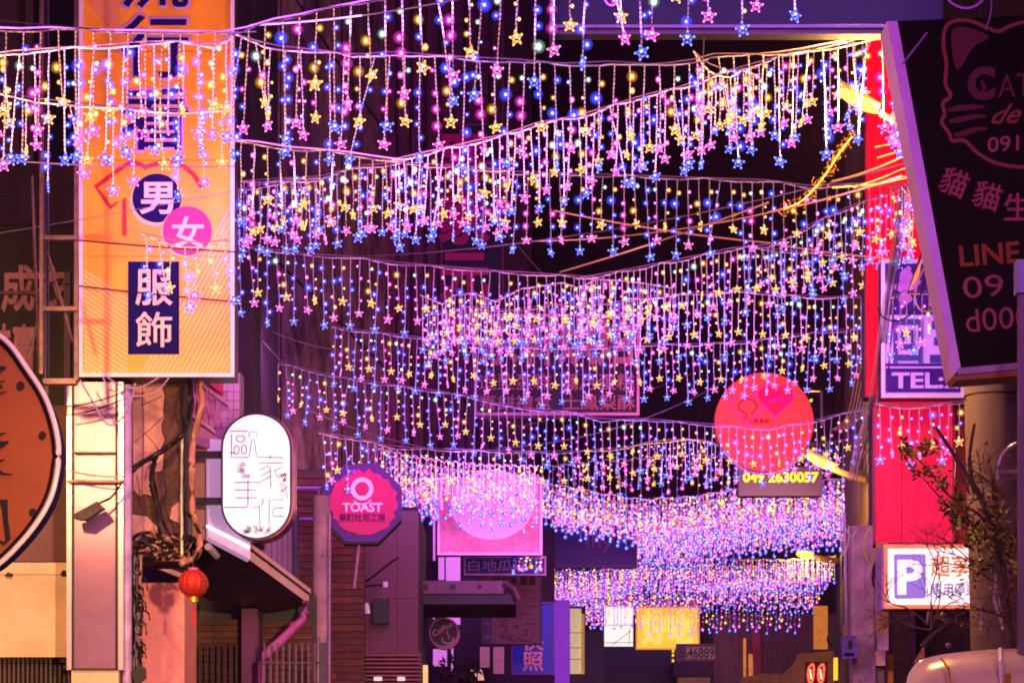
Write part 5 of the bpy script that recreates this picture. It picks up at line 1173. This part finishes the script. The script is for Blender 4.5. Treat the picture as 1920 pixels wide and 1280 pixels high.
for i in range(7):
    far_curtain('%s row of the upper bright band of packed light curtains, counted from the top' % names_a[i], shift([p_ for p_ in bandA if i < 3 or p_[0] > 950 ] if i < 5 else [p_ for p_ in bandA if p_[0] > 1090], i * 12), 42.5 + i * 1.7, .055, 7, rs=1.15)
bandB = [(1150, 1042), (1250, 1036), (1350, 1040), (1450, 1036), (1570, 1042)]
for i in range(8):
    xs = (1020 + i * 4, 1568 - i * 10)
    far_curtain('%s row of the lower bright band of packed light curtains, counted from the top' % names_a[i],
                [(xs[0] + (xs[1] - xs[0]) * k / 6, 1056 + i * 11 + 5 * math.sin(k * 1.7 + i) - (12 if k > 1 and i < 3 else 0)) for k in range(7)], 60 + i * 2.6, .062, 6, rs=1.15)
far_curtain('small patch of packed lights at the right end of the blue strip sign', [(960, 1042), (990, 1040), (1016, 1042)], 37, .06, 3, (.2, .17, .14))
far_curtain('lowest ragged row of lights over the yellow lightbox', [(1110, 1120), (1200, 1124), (1300, 1132), (1500, 1128)], 57, .085, 5)

# ================================================================== OVERHEAD CABLES
gold = mat('brass_wire', (230, 190, 130), .35, dirt=.1)
for (a, c_, Ya, Yb, sg, r_, m_, lab) in [
    ((440, 480), (1720, 300), 27, 20, .25, .006, M_greycable, 'long cable rising right through the middle curtains'),
    ((1050, 510), (1440, 380), 25, 21, .02, .008, gold, 'brass lit cable rising from the centre to the right'),
    ((1000, 452), (1700, 330), 24, 20, .12, .006, gold, 'thin brass cable meeting the cable knot at right'),
    ((1040, 395), (1440, 455), 24, 25, .03, .008, gold, 'brass cable descending right through the centre curtains'),
    ((1440, 455), (1700, 487), 25, 24, .02, .007, gold, 'straight brass cable before the red sign top'),
    ((440, 585), (760, 650), 28, 30, .2, .005, M_greycable, 'thin cable hanging across the stucco wall'),
    ((440, 575), (540, 690), 26, 28, .02, .004, M_greycable, 'thin stay wire slanting down the stucco wall'),
    ((560, 760), (1000, 850), 30, 34, .2, .005, M_greycable, 'thin cable over the toast sign'),
    ((930, 840), (1400, 690), 33, 38, .25, .008, mat('blue_grey_cable', (130, 120, 190), .4), 'blue grey cable rising towards the coral disc'),
    ((970, 800), (1420, 640), 33, 42, .15, .006, M_greycable, 'second cable rising above the coral disc'),
    ((920, 400), (1060, 560), 34, 34, .02, .007, M_greycable, 'dark stay wire crossing behind the centre curtains'),
    ((-20, 36), (480, 60), 15, 15.5, .03, .004, M_greycable, 'faint cable along the top left light curtain'),
    ((0, 300), (440, 312), 17, 17, .02, .004, mat('violet_thin_cable', (110, 80, 190), .4), 'thin violet wire over the shirt outline'),
    ((470, 48), (900, -10), 15.4, 15.0, .03, .005, M_palecable, 'pale cable along the rising top light curtain'),
    ((1480, 98), (1660, 66), 17, 17, .03, .005, M_palecable, 'pale cable beside the top street lamp'),
    ((1560, 340), (1700, 290), 19, 18, .02, .007, gold, 'upper gold cable left of the cable knot'),
    ((1440, 398), (1690, 330), 21, 19, .02, .008, gold, 'lower gold cable left of the cable knot')]:
    cable(lab, wirepath(a, c_, Ya, Yb, sg, 24), r_, m_)
# bundled drop cables down the right side of the red sign
for i in range(6):
    q = catmull([(1700 - i * 2.4, 345 + i * 2), (1690 - i * 3.2, 460), (1672 - i * 3, 560), (1655 - i * 3.4, 700), (1640 - i * 4, 800), (1624 - i * 4.5, 880)], 5)
    cable('%s from the right in the drop cable bundle beside the purple telephone sign' % ('first', 'second', 'third', 'fourth', 'fifth', 'sixth')[i], [P(v.x, v.y, 21.5 + (v.y - 345) / 120) for v in q], .005 + .002 * (i % 2), R.choice([M_palecable, M_greycable, mat('violet_cable2', (140, 90, 180), .4)]), group='drop cables bundled beside the purple sign', name='drop_cable')
for i in range(6):
    q = catmull([(1700, 345), (1716 + i * 3, 400 + i * 8), (1730 + i, 450), (1722 - i * 4, 520 + i * 6)], 5)
    cable('%s gold lit cable, counted from the left, fanning down from the cable knot' % ('first', 'second', 'third', 'fourth', 'fifth', 'sixth')[i], [P(v.x, v.y, 20.6) for v in q], .006, R.choice([gold, gold, M_cable]), group='gold cables below the knot', name='knot_cable')
for i, q in enumerate(([(1720, 310), (1690, 318), (1650, 335), (1600, 352)], [(1718, 330), (1680, 338), (1640, 346), (1560, 352)], [(1708, 280), (1680, 286), (1645, 296)], [(1700, 262), (1680, 268), (1640, 276)])):
    cable('gold lit cable %s at the cable knot by the leaning sign' % ('first from the bottom', 'second from the bottom', 'third from the bottom', 'topmost')[i if i > 1 else 1 - i], [P(v.x, v.y, 18.5) for v in catmull(q, 5)], .007, gold, name='knot_cable')
cable('brown cable curving over the purple telephone sign to the black sign', [P(v.x, v.y, 21.5) for v in catmull([(1742, 490), (1724, 520), (1716, 560), (1728, 582), (1752, 582), (1764, 580)], 6)], .008, gold, name='hanging_cable')
cable('dark loop of cable across the lilac part of the telephone sign', [P(v.x, v.y, 22) for v in catmull([(1644, 575), (1655, 594), (1680, 602), (1706, 590), (1724, 560), (1738, 505)], 6)], .007, M_cable, name='hanging_cable')
for x0, x1, lab in ((1690, 1713, 'thin'),):
    cable('%s leaning dark rod before the upper red sign' % lab, [P(x1, 360, 22), P(x0 - 12, 560, 22.5), P(x0 - 25, 700, 23)], .007, mat('violet_rod', (110, 60, 130), .5, .3), cat='rod', name='leaning_rod')
# pale bundle from the coral disc up to the red sign
for i in range(5):
    q = catmull([(1630 + i * 4, 600), (1606 + i * 6, 700), (1588 + i * 6, 780), (1560 + i * 6, 806)], 5)
    cable('%s pale cable from the left in the slanting bundle right of the coral disc' % ('first', 'second', 'third', 'fourth', 'fifth', 'sixth')[i], [P(v.x, v.y, 30) for v in q], .005, R.choice([M_palecable, gold]), group='slanting cables right of the coral disc', name='slanting_cable')
for i in range(6):
    q = catmull([(1650 - i * 3, 740), (1634 - i * 3, 790), (1622 - i * 4, 840), (1606 - i * 3, 900)], 4)
    cable('%s twisted cable from the right in the bundle before the lower red sign edge' % ('first', 'second', 'third', 'fourth', 'fifth', 'sixth')[i], [P(v.x, v.y, 27 + .05 * i) for v in q], .006, R.choice([M_palecable, gold, M_greycable]), group='twisted cables left of the lower red sign', name='twisted_cable')
# golden garland tied from the top lamp down to the left
b = thing('tinsel_garland', 'golden twisted garland slanting below the big top street lamp', 'garland', P(1560, 330, 18) * 1)
q = catmull([(1598, 256), (1575, 285), (1556, 315), (1530, 350), (1502, 378), (1470, 392)], 6)
core = [P(v.x, v.y, 18) for v in q]; MB().tube(core, .006, 6).build('cord', gold, b)
mb = MB()
for p_ in core:
    for k in range(7):
        c1 = p_ + Vector((R.gauss(0, .02), R.gauss(0, .02), R.gauss(0, .025))); u = Vector((R.uniform(-1, 1), R.uniform(-1, 1), R.uniform(-1, 1))).normalized() * R.uniform(.008, .02); v_ = u.orthogonal().normalized() * .005
        mb.add([c1 - u, c1 + v_, c1 + u, c1 - v_], [(0, 1, 2, 3)])
stuff(mb.build('tinsel', mat('gold_foil', (225, 140, 20), .3, .4, dirt=.1), b))
q = catmull([(1505, 850), (1490, 866), (1466, 884), (1430, 888), (1390, 878), (1355, 845)], 5)
cable('pale twisted garland along the lower rim of the coral disc', [P(v.x, v.y, 32.5) for v in q], .018, M_palecable, cat='garland', name='rim_garland')
# thin violet haze volume added to give the lamps a glow
hz = MB().wbox(-14, 26, -8, 118, -1.4, 34).build('added_glow_haze', []); hz['kind'] = 'stuff'
hm_ = bpy.data.materials.new('glow_haze'); hm_.use_nodes = True; t = hm_.node_tree; t.nodes.clear()
vp = t.nodes.new('ShaderNodeVolumePrincipled'); vp.inputs['Color'].default_value = (.7, .3, 1, 1); vp.inputs['Density'].default_value = .0007; vp.inputs['Anisotropy'].default_value = .3
oo = t.nodes.new('ShaderNodeOutputMaterial'); t.links.new(vp.outputs[0], oo.inputs['Volume']); hz.data.materials.append(hm_)
print('strands', NS[0], 'objects', len(bpy.data.objects))
